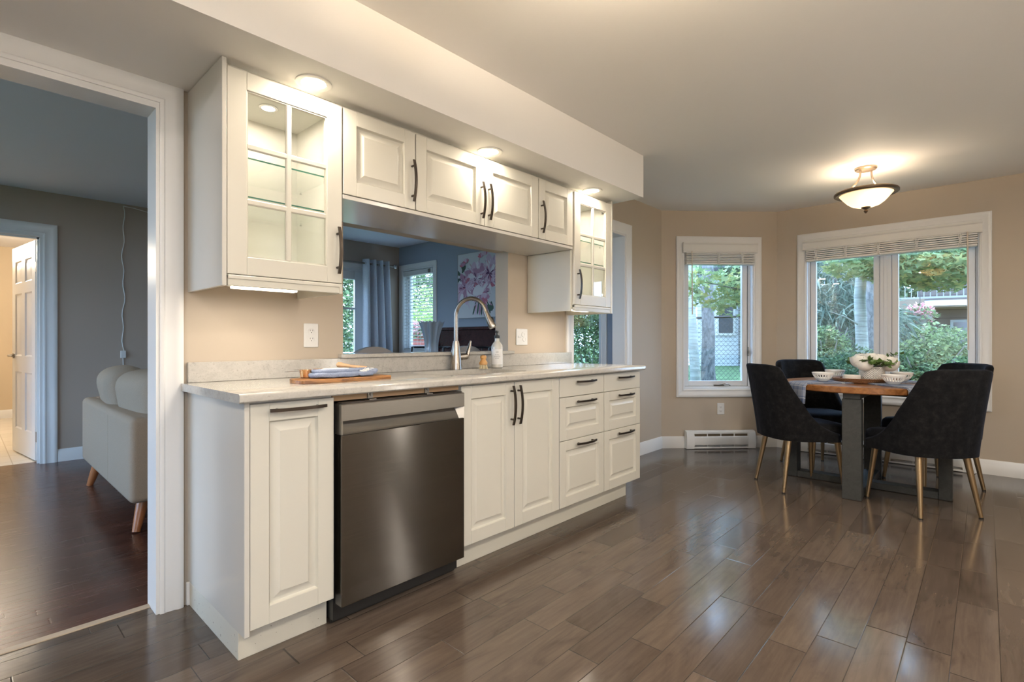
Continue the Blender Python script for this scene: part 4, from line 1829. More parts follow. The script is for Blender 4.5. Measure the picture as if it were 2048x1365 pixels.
def bowl(label, x, y):
    t = thing('bowl', label, 'bowl', (x, y, TZ+.0125), 0, 'white openwork bowls on the table')
    mb = MB()
    seg = 44
    outer = [(.030, .0), (.036, .005), (.047, .016), (.053, .023), (.066, .048), (.069, .055), (.071, .064)]
    for j in range(seg):
        a0, a1 = 2*PI*j/seg, 2*PI*(j+1)/seg
        for i in range(len(outer)-1):
            if i == 3 and j % 2 == 0:
                continue
            (r0, z0), (r1, z1) = outer[i], outer[i+1]
            mb.add([(r0*math.cos(a0), r0*math.sin(a0), z0), (r0*math.cos(a1), r0*math.sin(a1), z0), (r1*math.cos(a1), r1*math.sin(a1), z1), (r1*math.cos(a0), r1*math.sin(a0), z1)], [(0, 1, 2, 3)])
    mb.add([(.030*math.cos(2*PI*j/seg), .030*math.sin(2*PI*j/seg), 0) for j in range(seg)], [tuple(range(seg))])
    o = build('bowl_body', mb, M['ceramic'], t, local=True, ang=0)
    bm = bmesh.new()
    bm.from_mesh(o.data)
    bmesh.ops.remove_doubles(bm, verts=bm.verts, dist=1e-5)
    bmesh.ops.recalc_face_normals(bm, faces=bm.faces)
    bm.to_mesh(o.data)
    bm.free()
    md = o.modifiers.new('thickness', 'SOLIDIFY')
    md.thickness = .0035
    md.offset = -1


BW = [(3.665, -1.505, 'white openwork bowl on the napkin at the near left of the table'), (3.665, -1.925, 'white openwork bowl on the napkin at the near right of the table'),
      (4.10, -1.50, 'white openwork bowl at the far left of the table, behind the front left bowl'), (4.07, -1.93, 'white openwork bowl at the far right of the table, behind the front right bowl')]
for x, y, lab_ in BW:
    bowl(lab_, x, y)


def napkin_obj(label, ang, r0, drop, wid=.19):
    t = thing('napkin', label, 'napkin', (TX, TY, TZ), ang, 'blue plaid napkins')
    mb = MB()
    prof = [(r0, .0), (r0+.06, .0), (RT-.10, .0), (RT-.03, .0), (RT+.002, -.002), (RT+.012, -.014), (RT+.014, -.05), (RT+.018, -.05-drop*.5), (RT+.022, -.05-drop)]
    if drop <= 0:
        prof = [(r0, 0), (r0+.05, 0), (r0+.10, 0), (r0+.16, 0), (r0+.2, 0)]
    for off, sc in ((.0012, 1.0), (.0075, .96)):
        g = []
        for i, (r_, z) in enumerate(prof):
            row = []
            for j in range(13):
                v = (j/12-.5)*wid*sc
                k = i/(len(prof)-1)
                wv = .006*math.sin(v*60+i*.7)*max(0, k-.5)*2 if drop > 0 else .001*math.sin(v*50+i)
                # follow the round edge
                dr = -(RT-math.sqrt(max(RT*RT-v*v, 0)))*max(0, min(1, (r_-RT+.1)/.1))
                out = off if z > -.01 else off*.3
                row.append((r_+dr+(off if z <= -.01 else 0)+wv, v*(1-.10*max(0, k-.5)), z+out+(.0 if z < -.01 else abs(wv)*.3)))
            g.append(row)
        mb.sheet(g, uv=True)
    o = build('napkin_cloth', mb, M['napkin'], t, local=True, ang=70)
    md = o.modifiers.new('thickness', 'SOLIDIFY')
    md.thickness = .0035
    md.offset = 1
    return t


napkin_obj('blue plaid napkin draped over the near left table edge under a bowl', R(140), .16, .09)
napkin_obj('blue plaid napkin draped over the near right table edge beside the nearest chair', R(224), .17, .09)
napkin_obj('folded blue napkin flat at the far left of the table', R(46), .20, 0)
napkin_obj('folded blue napkin flat at the far right of the table', R(-48), .20, 0)

# ------------------------------------------------------------------ living room
def soft(mb, x0, x1, y0, y1, z0, z1, r, n=5):
    """box with rounded edges and corners"""
    rg = []
    for sgn in (0, 1):
        for k in range(n+1):
            a = PI/2*k/n
            if sgn == 0:
                z, ins = z0+r-r*math.cos(a), r-r*math.sin(a)
            else:
                z, ins = z1-r+r*math.sin(a), r-r*math.cos(a)
            ring = []
            for cx, cy_, a0 in ((x1-r, y1-r, 0), (x0+r, y1-r, PI/2), (x0+r, y0+r, PI), (x1-r, y0+r, 1.5*PI)):
                for q in range(n+1):
                    b = a0+PI/2*q/n
                    ring.append((cx+(r-ins)*math.cos(b), cy_+(r-ins)*math.sin(b), z))
            rg.append(ring)
    mb.rings(rg)


sf = thing('sofa', 'greige fabric sofa on tapered wood legs seen from behind through the doorway', 'sofa', (.39, 1.75, 0))
mb = MB()
soft(mb, -.03, .16, .97, 2.53, .19, .655, .035)
build('sofa_back', mb, M['sofa'], sf)
for y0, y1 in ((.985, 1.13), (2.37, 2.515)):
    mb = MB()
    soft(mb, .02, .84, y0-.013, y1+.013, .191, .657, .033)
    build('armrest', mb, M['sofa'], sf)
mb = MB()
mb.box(.15, .82, 1.14, 2.36, .20, .36, .015)
build('seat_base', mb, M['sofa'], sf)
for y0, y1 in ((1.145, 1.748), (1.752, 2.355)):
    mb = MB()
    soft(mb, .165, .85, y0, y1, .362, .50, .05)
    build('seat_cushion', mb, M['sofa'], sf)
mb = MB()
for y in (1.55,):
    mb.tube([(-.0295, y, .225), (-.0295, y, .4), (-.0295, y, .620)], .0018, 6)
build('seam', mb, M['sofa'], sf)


def cushion(cx, cy_, cz, hx, hy, hz, tilt, rz, name='back_cushion'):
    mb = MB()
    nu, nv = 22, 28
    rg = []
    for i in range(nu+1):
        a = -PI/2+PI*i/nu
        row = []
        for j in range(nv):
            b = 2*PI*j/nv
            def sp(v, e):
                return math.copysign(abs(v)**e, v)
            x = hx*sp(math.cos(a), .55)*sp(math.cos(b), .55) if False else 0
            cz_, sz_ = math.cos(b), math.sin(b)
            y = hy*sp(math.cos(a), .32)*sp(cz_, .30)
            z = hz*sp(math.cos(a), .32)*sp(sz_, .30)
            x = hx*sp(math.sin(a), .70)*(1-.25*abs(z/hz)**4)
            row.append((x, y, z))
        rg.append(row)
    T = Matrix.Translation((cx, cy_, cz)) @ Matrix.Rotation(rz, 4, 'Z') @ Matrix.Rotation(tilt, 4, 'Y')
    mb.rings(rg, True, True, True, T)
    return build(name, mb, M['sofa'], sf, ang=70)


cushion(.185, 1.44, .685, .140, .335, .205, R(-10), R(3))
cushion(.160, 2.10, .690, .135, .320, .205, R(-13), R(-4))
for x, y, dx, dy in ((.075, 1.16, -.05, -.055), (.060, 2.43, -.05, .06), (.74, 1.16, .05, -.05), (.74, 2.36, .05, .05)):
    mb = MB()
    mb.tube([(x, y, .20), (x+dx*.5, y+dy*.5, .10), (x+dx, y+dy, .002)], [.033, .028, .020], 16)
    build('leg', mb, M['walnut'], sf)

wc = thing('cable', 'thin white cable hanging down the grey living room wall to a small plug', 'cord', (.417, 3.655, .92))
mb = MB()
pts = []
rnd = random.Random(3)
for i in range(30):
    z = 2.36-(2.36-.975)*i/29
    pts.append((.417+.008*math.sin(i*1.1)+.006*math.sin(i*.45), 3.654, z))
mb.tube(pts, .0042, 6)
mb.tube([(.415, 3.654, .915), (.418, 3.654, .80), (.416, 3.654, .60)], .0042, 6)
mb.tube([(.417, 3.654, 2.36), (.50, 3.654, 2.355), (.62, 3.654, 2.335), (.80, 3.654, 2.33)], .0042, 6)
build('cord', mb, M['white'], wc)
mb = MB()
mb.box(.395, .437, 3.640, 3.658, .910, .980, .003)
build('cord_plug', mb, M['white'], wc)

# curtain and rod
cr = thing('curtain_rod', 'silver curtain rod with square finial above the dining room glass door', 'rod', (2.6, 3.58, 2.09))
mb = MB()
mb.tube([(1.75, 3.575, 2.09), (3.40, 3.575, 2.09)], .011, 12)
build('rod', mb, M['nickel'], cr)
mb = MB()
mb.box(3.395, 3.44, 3.553, 3.597, 2.066, 2.114, .008)
build('finial', mb, M['chrome'], cr)
mb = MB()
mb.tube([(3.36, 3.575, 2.09), (3.36, 3.657, 2.09)], .008, 8)
mb.lathe([(.02, 0), (.02, .006)], 14, T=Matrix.Translation((3.36, 3.659, 2.09)) @ Matrix.Rotation(PI/2, 4, 'X'))
build('rod_bracket', mb, M['nickel'], cr)
cu = thing('curtain', 'blue-grey grommet curtain gathered beside the dining room glass door', 'curtain', (3.12, 3.57, .02))
mb = MB()
g = []
ncol = 96
for i in range(15):
    v = i/14
    z = 2.145-(2.145-.03)*v
    row = []
    for j in range(ncol+1):
        u = j/ncol
        ph = u*2*PI*3.5
        spread = .355+.10*v
        x = 2.935+u*spread
        y = 3.555+.042*(1+.15*v)*math.cos(ph)+.006*math.sin(ph*2+v*3)
        row.append((x, y, z))
    g.append(row)
mb.sheet(g)
o = build('curtain_cloth', mb, M['curtain'], cu, ang=80)
md = o.modifiers.new('thickness', 'SOLIDIFY')
md.thickness = .003
for u in (.07, .215, .36, .50, .645, .79):
    x = 2.935+u*.355
    mb = MB()
    T = Matrix.Translation((x, 3.575, 2.09)) @ Matrix.Rotation(PI/2, 4, 'Y')
    mb.lathe([(.021, -.003), (.030, -.003), (.030, .003), (.021, .003), (.021, -.003)], 20, T=T, cap0=False, cap1=False)
    build('grommet', mb, M['nickel'], cu)

# painting
pa = thing('painting', 'canvas painting of pink and purple flowers on the dining room wall', 'painting', (3.53, 1.98, 1.74))
AY, AZ, AW, AH = 2.377, 1.352, .78, .773
mb = MB()
mb.box(3.516, 3.5495, AY-AW, AY, AZ, AZ+AH, .002)
build('canvas', mb, mat('canvas_pale', (.60, .60, .62), .8), pa)
mb = MB()
mb.box(3.512, 3.5495, AY-AW-.006, AY-AW, AZ-.006, AZ+AH+.006)
mb.box(3.512, 3.5495, AY, AY+.006, AZ-.006, AZ+AH+.006)
mb.box(3.512, 3.5495, AY-AW, AY, AZ-.006, AZ)
mb.box(3.512, 3.5495, AY-AW, AY, AZ+AH, AZ+AH+.006)
build('frame', mb, mat('canvas_edge', (.35, .35, .37), .6), pa)
pm = [mat('paint_mauve', (.46, .25, .36), .8), mat('paint_lilac', (.62, .46, .58), .8), mat('paint_plum', (.12, .045, .11), .8), mat('paint_white', (.74, .70, .74), .8), mat('paint_green', (.06, .10, .075), .8), mat('paint_rose', (.52, .16, .22), .8)]
mb = MB()
rnd = random.Random(11)
lay = [0]


def petal(a, b, ang, L, W_, mi):
    """teardrop stroke at (a right, b up) metres on the canvas"""
    lay[0] += 1
    x = 3.5155-.00002*lay[0]
    pts = []
    for k in range(16):
        t_ = 2*PI*k/16
        r1 = math.cos(t_)*.5+.5
        w_ = W_*.5*math.sin(t_)*(.45+.55*r1)*(1+.14*rnd.uniform(-1, 1))
        l_ = L*r1*(1+.06*rnd.uniform(-1, 1))
        pa_ = a+l_*math.cos(ang)-w_*math.sin(ang)
        pb_ = b+l_*math.sin(ang)+w_*math.cos(ang)
        pts.append((x, AY-min(max(pa_, .004), AW-.004), AZ+min(max(pb_, .004), AH-.004)))
    mb.cur = mi
    mb.add(pts, [tuple(range(16))])


for k in range(9):
    petal(.34+.02*k, .22, R(250+5*k), .20, .035, [4, 1, 4, 0][k % 4])
for a, b, an in ((.06, .52, 150), (.10, .57, 100), (.05, .48, 200), (.52, .16, 300), (.58, .18, 280), (.08, .545, 60)):
    petal(a, b, R(an), .11, .07, 4)
for (ca, cb, s_, n_) in ((.16, .36, .20, 15), (.34, .46, .22, 20), (.56, .50, .22, 16), (.42, .30, .17, 12)):
    for k in range(n_):
        an = 2*PI*k/n_+rnd.uniform(-.2, .2)
        L = s_*rnd.uniform(.75, 1.1)
        petal(ca, cb, an, L, L*.55, rnd.choice([0, 1, 1, 0, 3, 5, 1]))
    for k in range(n_):
        an = 2*PI*k/n_+rnd.uniform(-.3, .3)
        L = s_*rnd.uniform(.45, .75)
        petal(ca, cb, an, L, L*.45, rnd.choice([1, 3, 0, 1, 0]))
    for k in range(9):
        petal(ca, cb, rnd.uniform(0, 6.28), s_*rnd.uniform(.2, .42), s_*.10, rnd.choice([2, 2, 5]))
for k in range(170):
    ca, cb = rnd.choice([(.16, .36), (.34, .46), (.56, .50), (.42, .30)])
    an = rnd.uniform(0, 6.28)
    r_ = rnd.uniform(.05, .19)
    petal(ca+r_*math.cos(an), cb+r_*math.sin(an), an+rnd.uniform(-.4, .4), rnd.uniform(.03, .08), rnd.uniform(.006, .016), rnd.choice([0, 1, 2, 3, 3, 5, 0]))
for k in range(7):
    petal(.36, .38, R(235+14*k), .13, .075, 3)
for a, b in ((.10, .62), (.16, .66), (.42, .70), (.50, .72)):
    for k in range(5):
        petal(a, b, R(40+30*k), .06, .03, rnd.choice([0, 1, 5]))
build('painted_flowers', mb, pm, pa, ang=0)

# piano
pn = thing('upright_piano', 'dark mahogany upright piano against the dining room wall below the painting', 'piano', (3.27, 1.45, 0))
mb = MB()
mb.box(3.02, 3.53, .70, 2.19, .10, 1.19, .004)
mb.box(2.99, 3.535, .66, 2.23, 1.190, 1.222, .006)
mb.box(3.005, 3.02, .72, 2.17, 1.150, 1.170)
for y in (.72, 1.10, 1.79, 2.13):
    mb.box(3.005, 3.02, y, y+.045, .68, 1.15)
mb.box(3.00, 3.02, .70, 2.19, .10, .16)
build('piano_case', mb, M['mahogany'], pn)
mb = MB()
mb.box(2.78, 3.0195, .70, 2.19, .62, .70, .004)
build('key_bed', mb, M['mahogany'], pn)
mb = MB()
mb.prism([(2.80, .7005), (3.019, .7005), (3.019, .82), (2.99, .82)], .74, 2.15, 'y', None)
build('fallboard', mb, M['mahogany'], pn)
for y in (.72, 2.10):
    mb = MB()
    mb.tube([(2.83, y+.035, .62), (2.83, y+.035, .3), (2.83, y+.035, .001)], [.035, .025, .03], 12)
    build('leg', mb, M['mahogany'], pn)
mb = MB()
mb.box(2.80, 3.53, .70, .76, .0, .10)
mb.box(2.80, 3.53, 2.13, 2.19, .0, .10)
build('plinth', mb, M['mahogany'], pn)

# dining room table, vase and chairs beyond the pass-through
dt = thing('dining_room_table', 'grey topped table in the dining room beyond the pass-through', 'table', (1.95, 1.45, 0))
mb = MB()
mb.box(1.15, 2.55, 1.0, 1.9, .715, .75, .006)
build('tabletop', mb, mat('table_grey', (.36, .36, .37), .5), dt)
for x in (1.22, 2.48):
    for y in (1.07, 1.83):
        mb = MB()
        mb.box(x-.035, x+.035, y-.035, y+.035, .0005, .7145, .004)
        build('leg', mb, M['tablebase'], dt)
VX, VY = 2.18, 1.20
vs_ = thing('glass_vase', 'tall ruffled blue-grey glass vase on the dining room table', 'vase', (VX, VY, .7505))
mb = MB()
rg = []
for i in range(20):
    z = .49*i/19
    v = i/19
    base = .050+.006*math.sin(v*5)+.052*max(0, (v-.55)/.45)**1.6
    row = []
    for j in range(64):
        a = 2*PI*j/64
        fl = (.006+.014*max(0, (v-.5)/.5))*math.cos(8*a)
        r_ = base+fl
        zz = z+(.008*math.cos(16*a) if i == 19 else 0)
        row.append((r_*math.cos(a), r_*math.sin(a), zz))
    rg.append(row)
for i in range(18, 1, -3):
    rg.append([(x*.93, y*.93, rg[i][0][2]) for x, y, _ in rg[i]])
mb.rings(rg, True, True, True)
build('vase_body', mb, mat('vase_glass', (.30, .35, .40), .12, spec=.8), vs_, local=True, ang=70)


def fab_chair(x, y, rz, label, m):
    t = thing('upholstered_chair', label, 'chair', (x, y, 0), rz, 'upholstered chairs in the dining room')
    mb = MB()
    rg = []
    for k in range(3):
        pass
    n = 24
    out = []
    for i in range(n+1):
        a = PI*i/n
        out.append((.20*math.cos(a), .82+.215*math.sin(a)**.8))
    poly = [(.21, .45)]+out+[(-.21, .45)]
    mb.rings([[(-.24+.05-(z-.45)*.12, yy, z) for yy, z in poly], [(-.24-(z-.45)*.12-.01, yy, z) for yy, z in poly]])
    build('backrest', mb, m, t, local=True)
    mb = MB()
    mb.box(-.24, .22, -.23, .23, .40, .48, .025)
    build('seat', mb, m, t, local=True)
    for sx in (-.19, .18):
        for sy_ in (-.19, .19):
            mb = MB()
            mb.tube([(sx, sy_, .41), (sx*1.1, sy_*1.1, .002)], [.02, .013], 10)
            build('leg', mb, M['walnut'], t, local=True)
    return t


fab_chair(1.215, .83, R(84), 'grey upholstered chair with rounded back, left end of the pass-through ledge', M['grey_fab'])
fab_chair(1.985, .82, R(90), 'pale upholstered chair with rounded back behind the faucet', M['white_fab'])


def wire_chair(x, y, rz, label):
    t = thing('metal_chair', label, 'chair', (x, y, 0), rz, 'black metal chairs in the dining room')
    mb = MB()
    pts = []
    for i in range(21):
        a = -PI*.5+PI*i/20*1.0
        pts.append((-.22*math.cos(a)*.9, .25*math.sin(a), 1.01))
    pts = [(.02, -.26, .78)]+pts+[(.02, .26, .78)]
    mb.tube(pts, .010, 8)
    build('back_loop', mb, M['black_metal'], t, local=True)
    mb = MB()
    mb.box(-.20, .22, -.21, .21, .44, .465, .01)
    build('seat', mb, M['black_metal'], t, local=True)
    for sx in (-.17, .18):
        for sy_ in (-.18, .18):
            mb = MB()
            mb.tube([(sx, sy_, .45), (sx*1.25, sy_*1.25, .002)], [.012, .011], 8)
            build('leg', mb, M['black_metal'], t, local=True)
    for sy_ in (-.15, 0, .15):
        mb = MB()
        mb.tube([(-.19, sy_, .455), (-.20, sy_*1.1, 1.005)], .007, 6)
        build('back_spindle', mb, M['black_metal'], t, local=True)


wire_chair(2.46, 1.62, R(180), 'black metal loop-back chair left of the faucet neck')
wire_chair(2.62, 1.12, R(170), 'black metal loop-back chair right of the faucet neck')

# ------------------------------------------------------------------ outdoors
GZ = .22
CF = Vector((math.cos(R(42.793)), math.sin(R(42.793)), 0))
CR = Vector((CF.y, -CF.x, 0))


def far(u, d, z=0.0):
    """ground position of something seen along picture column u at depth d"""
    p = Vector((-.648, -2.385, 0))+CF*d+CR*((u-1024)/1024*d)
    return Vector((p.x, p.y, z))


mb = MB()
mb.box(5.2, 70, -50, 3.95, GZ-.1, GZ)
mb.box(-30, 70, 7.9, 70, GZ-.1, GZ)
mb.box(.75, 70, 3.95, 7.9, GZ-.1, GZ)
mb.box(3.75, 5.2, .1, 3.95, GZ-.5, GZ)
mb.box(-60, -3.4, -50, 60, -.5, -.4)
mb.box(-60, 60, -60, -4.6, -.5, -.4)
struct('ground', mb, M['ground'])


def leaves(name, parent, blobs, n, size, m, seed, shape='leaf', droop=0, flat=.0):
    rnd = random.Random(seed)
    vs, fs = [], []
    tot = sum(b[3]*b[4]*b[5] for b in blobs)
    for b in blobs:
        k = int(n*b[3]*b[4]*b[5]/tot)
        for _ in range(k):
            while True:
                q = Vector((rnd.uniform(-1, 1), rnd.uniform(-1, 1), rnd.uniform(-1, 1)))
                if .05 < q.length < 1:
                    break
            q = q.normalized()*(q.length**.45)
            p = Vector((b[0]+q.x*b[3], b[1]+q.y*b[4], b[2]+q.z*b[5]))
            d = Vector((rnd.gauss(0, 1), rnd.gauss(0, 1), rnd.gauss(0, .6)-droop)).normalized()
            d = (d+q*.5).normalized()
            up = Vector((rnd.gauss(0, .5), rnd.gauss(0, .5), 1)).normalized()
            s = d.cross(up)
            if s.length < .05:
                continue
            s.normalize()
            nn = s.cross(d)
            L = size*rnd.uniform(.6, 1.3)
            o = len(vs)
            if shape == 'leaf':
                vs += [p, p+d*L*.5+s*L*.30-nn*L*.08, p+d*L, p+d*L*.5-s*L*.30-nn*L*.08]
                fs.append((o, o+1, o+2, o+3))
            elif shape == 'needle':
                vs += [p, p+d*L*.6+s*L*.10, p+d*L*1.6-Vector((0, 0, L*.25)), p+d*L*.6-s*L*.10]
                fs.append((o, o+1, o+2, o+3))
            else:
                ring = []
                for j in range(10):
                    a = 2*PI*j/10
                    r_ = L*(.62 if j % 2 == 0 else .30)
                    if j == 5:
                        r_ = L*.12
                    ring.append(p+d*(math.cos(a)*r_+L*.2)+s*math.sin(a)*r_-nn*L*.05*(j % 2))
                vs += ring
                fs.append(tuple(range(o, o+10)))
    mb = MB()
    mb.v = vs
    mb.f = fs
    mb.m = [0]*len(fs)
    me = bpy.data.meshes.new(name)
    o = bpy.data.objects.new(name, me)
    COL.objects.link(o)
    o.parent = parent
    inv = wmat(o).inverted()
    me.from_pydata([tuple(inv @ p) for p in vs], [], fs)
    me.materials.append(m)
    me.update()
    return o


def trunk(parent, p, top, r0, r1, m, seed, lean=(0, 0), branches=(), name='trunk', wob=.03):
    rnd = random.Random(seed)
    pts, rs = [], []
    n = 14
    for i in range(n+1):
        u = i/n
        pts.append((p.x+lean[0]*u+rnd.uniform(-1, 1)*wob*(0 if i == 0 else 1), p.y+lean[1]*u+rnd.uniform(-1, 1)*wob*(0 if i == 0 else 1), p.z-.05+(top-p.z+.05)*u))
        rs.append(r0+(r1-r0)*u+(r0*.35*(1-u)**8))
    mb = MB()
    mb.tube(pts, rs, 14)
    for z, a, L, rr_ in branches:
        u = (z-p.z)/(top-p.z)
        b = Vector((p.x+lean[0]*u, p.y+lean[1]*u, z))
        e = b+Vector((math.cos(a)*L, math.sin(a)*L, L*.35))
        mb.tube([b, b.lerp(e, .5)+Vector((0, 0, .05*L)), e], [rr_, rr_*.7, rr_*.3], 8)
    return build(name, mb, m, parent, ang=60)


def tree(name, label, u, d, height, crown, n, size, bk, lf, seed, r0, r1=None, shape='leaf', lean=(0, 0), branches=(), droop=0, group='trees outside the windows', wob=.03):
    p = far(u, d, GZ)
    t = thing(name, label, 'tree', tuple(p), 0, group)
    trunk(t, p, height, r0, r1 or r0*.5, bk, seed, lean, branches, wob=wob)
    bl = [(p.x+cx, p.y+cy_, cz, rx, ry, rz) for cx, cy_, cz, rx, ry, rz in crown]
    if bl:
        leaves('foliage', t, bl, n, size, lf, seed, shape, droop)
    return t


def shrub(label, u, d, hgt, rad, n, size, lf, seed, shape='leaf', group='shrubs outside the windows', stems=5):
    p = far(u, d, GZ)
    t = thing('shrub', label, 'shrub', tuple(p), 0, group)
    rnd = random.Random(seed)
    bl = []
    for k in range(9):
        a = rnd.uniform(0, 2*PI)
        q = rnd.uniform(0, .6)*rad
        rr_ = rad*rnd.uniform(.35, .6)
        z = GZ+hgt*rnd.uniform(.25, .80)
        bl.append((p.x+q*math.cos(a), p.y+q*math.sin(a), z, rr_, rr_, min(rr_*.8, hgt*.32)))
    bl.append((p.x, p.y, GZ+hgt*.35, rad*.8, rad*.8, hgt*.35))
    leaves('foliage', t, bl, n, size, lf, seed, shape)
    mb = MB()
    for k in range(stems):
        a = rnd.uniform(0, 2*PI)
        e = Vector((p.x+rad*.6*math.cos(a), p.y+rad*.6*math.sin(a), GZ+hgt*rnd.uniform(.6, .95)))
        mb.tube([p, p.lerp(e, .5)+Vector((0, 0, .1)), e], [.018, .012, .005], 6)
    build('stems', mb, M['twig'], t)
    return t


# seen through the wide window behind the table
tree('birch_tree', 'pale birch trunk just left of the middle of the wide window', 1723, 6.2, 7.0, [(0, 0, 5.6, .8, .8, .9)], 900, .14, M['birch'], M['leaf_green'], 1, .060, .050, branches=((2.0, 2.2, 1.0, .02), (1.25, 2.6, .5, .012)), lean=(.03, .02))
tree('spruce_tree', 'dark rough-barked trunk right behind the pale birch', 1744, 7.2, 7.5, [(0, 0, 6.0, .6, .6, 1.2)], 900, .20, M['bark'], M['leaf_spruce'], 2, .085, .07, 'needle', droop=.4)
tree('spruce_tree', 'grey-green spruce with drooping branches behind the left pane of the wide window', 1672, 8.6, 3.4, [(0, 0, 1.3, 1.0, 1.0, .75), (-.1, .1, 2.0, .75, .75, .6), (.05, 0, 2.7, .45, .45, .5)], 5200, .14, M['bark'], M['leaf_spruce'], 3, .07, .02, 'needle', droop=.7)
shrub('yellow-green bush low in the left pane of the wide window', 1650, 6.6, 1.15, .52, 5979, 0.053, M['leaf_green'], 4)
shrub('dark green bush at the foot of the birch trunk', 1690, 5.9, .72, .55, 5979, 0.046, M['leaf_dark'], 5)
shrub('low green bush just right of the window mullion', 1795, 6.2, .82, .55, 5520, 0.050, M['leaf_green'], 6)
shrub('broad light green bush low in the middle of the right pane', 1845, 6.0, .95, .65, 6899, 0.053, M['leaf_green'], 7)
shrub('green bush at the right edge of the right pane', 1915, 6.1, 1.0, .65, 6899, 0.053, M['leaf_green'], 8)
shrub('leafy bush in front of the dark deck, above the other bushes', 1870, 8.0, 1.15, .7, 5979, 0.062, M['leaf_green'], 9)
shrub('dark bush between the birch and the dark house', 1775, 8.6, .95, .6, 4600, 0.062, M['leaf_dark'], 10)
tree('maple_tree', 'maple with light green leaves hanging across the top of the right pane', 2010, 5.6, 5.6, [(-.35, .50, 1.92, .55, .45, .30), (-.15, .10, 2.02, .5, .5, .30), (-.70, .85, 1.98, .45, .45, .28), (-.9, 1.2, 2.0, .35, .35, .22), (.1, .1, 3.4, .8, .8, .6)], 12000, .080, M['bark'], M['leaf_maple'], 11, .10, .06, 'maple', branches=((2.0, 2.3, 1.1, .02),))
for i, (u, d, h, lab_) in enumerate(((1600, 15, 9, 'tall dark tree at the left background of the wide window'), (1668, 19, 11, 'tall dark tree in the background left of the pale birch'), (1730, 15.5, 9, 'tall dark tree in the background directly behind the pale birch'), (1795, 20, 11, 'tall dark tree in the background just right of the mullion'), (1850, 16, 10, 'tall dark tree in the background above the deck, middle of the right pane'), (1915, 20, 11, 'tall dark tree in the background at the right side of the right pane'), (1990, 16, 9, 'tall dark tree in the background beyond the right window edge'))):
    tree('background_tree', lab_, u, d, h, [(0, 0, h*.30, 1.0, 1.0, h*.2), (.1, .1, h*.52, .85, .85, h*.22), (0, 0, h*.78, .6, .6, h*.2)], 3600, .24, M['bark'], M['leaf_dark'], 20+i, .2, .08, droop=.3)

# neighbouring house with deck
hp_ = far(1870, 11.5, GZ)
hs = thing('neighbour_house', 'dark neighbouring house with a raised deck seen through the right pane', 'house', tuple(hp_), -PI/2+R(8))


def hbox(name, m, *b, **k):
    mb = MB()
    mb.box(*b)
    return build(name, mb, m, hs, local=True)


hbox('wall', M['siding_dark'], -3.4, 2.6, .9, 1.1, -.2, 1.75)
hbox('wall', M['siding_dark'], -.2, 2.6, 1.7, 1.9, 1.75, 5.0)
hbox('deck_floor', M['deck_wood'], -3.4, 2.7, -.2, 1.7, 1.60, 1.74)
hbox('deck_fascia', mat('fascia_white', (.42, .44, .46), .6), -.2, 2.7, -.23, -.2, 1.63, 1.75)
hbox('deck_fascia', M['deck_wood'], -3.4, -.2, -.23, -.2, 1.58, 1.80)
mb = MB()
for i in range(54):
    x = -3.35+i*.112
    mb.box(x, x+.016, -.18, -.165, 1.84, 2.52)
mb.box(-3.4, 2.7, -.20, -.14, 2.52, 2.57)
mb.box(-3.4, 2.7, -.20, -.14, 1.80, 1.84)
build('deck_railing', mb, mat('railing_grey', (.20, .21, .22), .6), hs, local=True)
for x in (-3.3, -.25, 2.5):
    mb = MB()
    mb.box(x, x+.12, -.18, -.06, -.2, 1.60)
    build('deck_post', mb, M['deck_wood'], hs, local=True)
for x in (.35, 1.35):
    mb = MB()
    mb.box(x, x+.55, .86, .9, .55, 1.35)
    wn_ = build('window', mb, mat('window_trim_grey', (.30, .32, .34), .6), hs, local=True)
    mb = MB()
    mb.box(x+.06, x+.49, .845, .859, .61, 1.29)
    build('window_pane', mb, mat('dark_glass', (.03, .035, .04), .1), wn_, local=True)
# string lights under the deck
sl = thing('string_lights', 'string of small clear bulbs hanging along the neighbour deck', 'lights', tuple(wmat(hs) @ Vector((-1.5, -.24, 1.64))))
HM = wmat(hs)
pts = [HM @ Vector((-2.6+2.4*i/24, -.234, 1.645-.20*abs(math.sin(PI*2*i/24)))) for i in range(25)]
mb = MB()
mb.tube(pts, .006, 5)
build('light_cord', mb, M['dark'], sl)
for i in range(2, 24, 4):
    mb = MB()
    mb.lathe([(.006, 0), (.012, -.02), (.028, -.055), (.022, -.085), (.004, -.095)], 10, tuple(pts[i]))
    build('bulb', mb, M['ceramic'], sl)
# hanging basket
hb = thing('hanging_basket', 'hanging basket of pink flowers in front of the dark deck', 'flowers', tuple(far(1840, 9.0, 1.55)))
c_ = far(1840, 9.0, 1.55)
mb = MB()
mb.lathe([(.02, -.22), (.12, -.20), (.18, -.08), (.19, -.02), (.17, -.03)], 24, tuple(c_))
build('basket', mb, M['twig'], hb)
leaves('flowers', hb, [(c_.x, c_.y, c_.z+.04, .22, .22, .13), (c_.x, c_.y, c_.z-.08, .19, .19, .12)], 800, .05, M['petal_pink'], 41)
leaves('foliage', hb, [(c_.x, c_.y, c_.z-.02, .24, .24, .16)], 300, .07, M['leaf_green'], 42)
mb = MB()
mb.tube([c_+Vector((0, 0, .1)), c_+Vector((0, 0, .45))], .006, 5)
build('hanger', mb, M['dark'], hb)

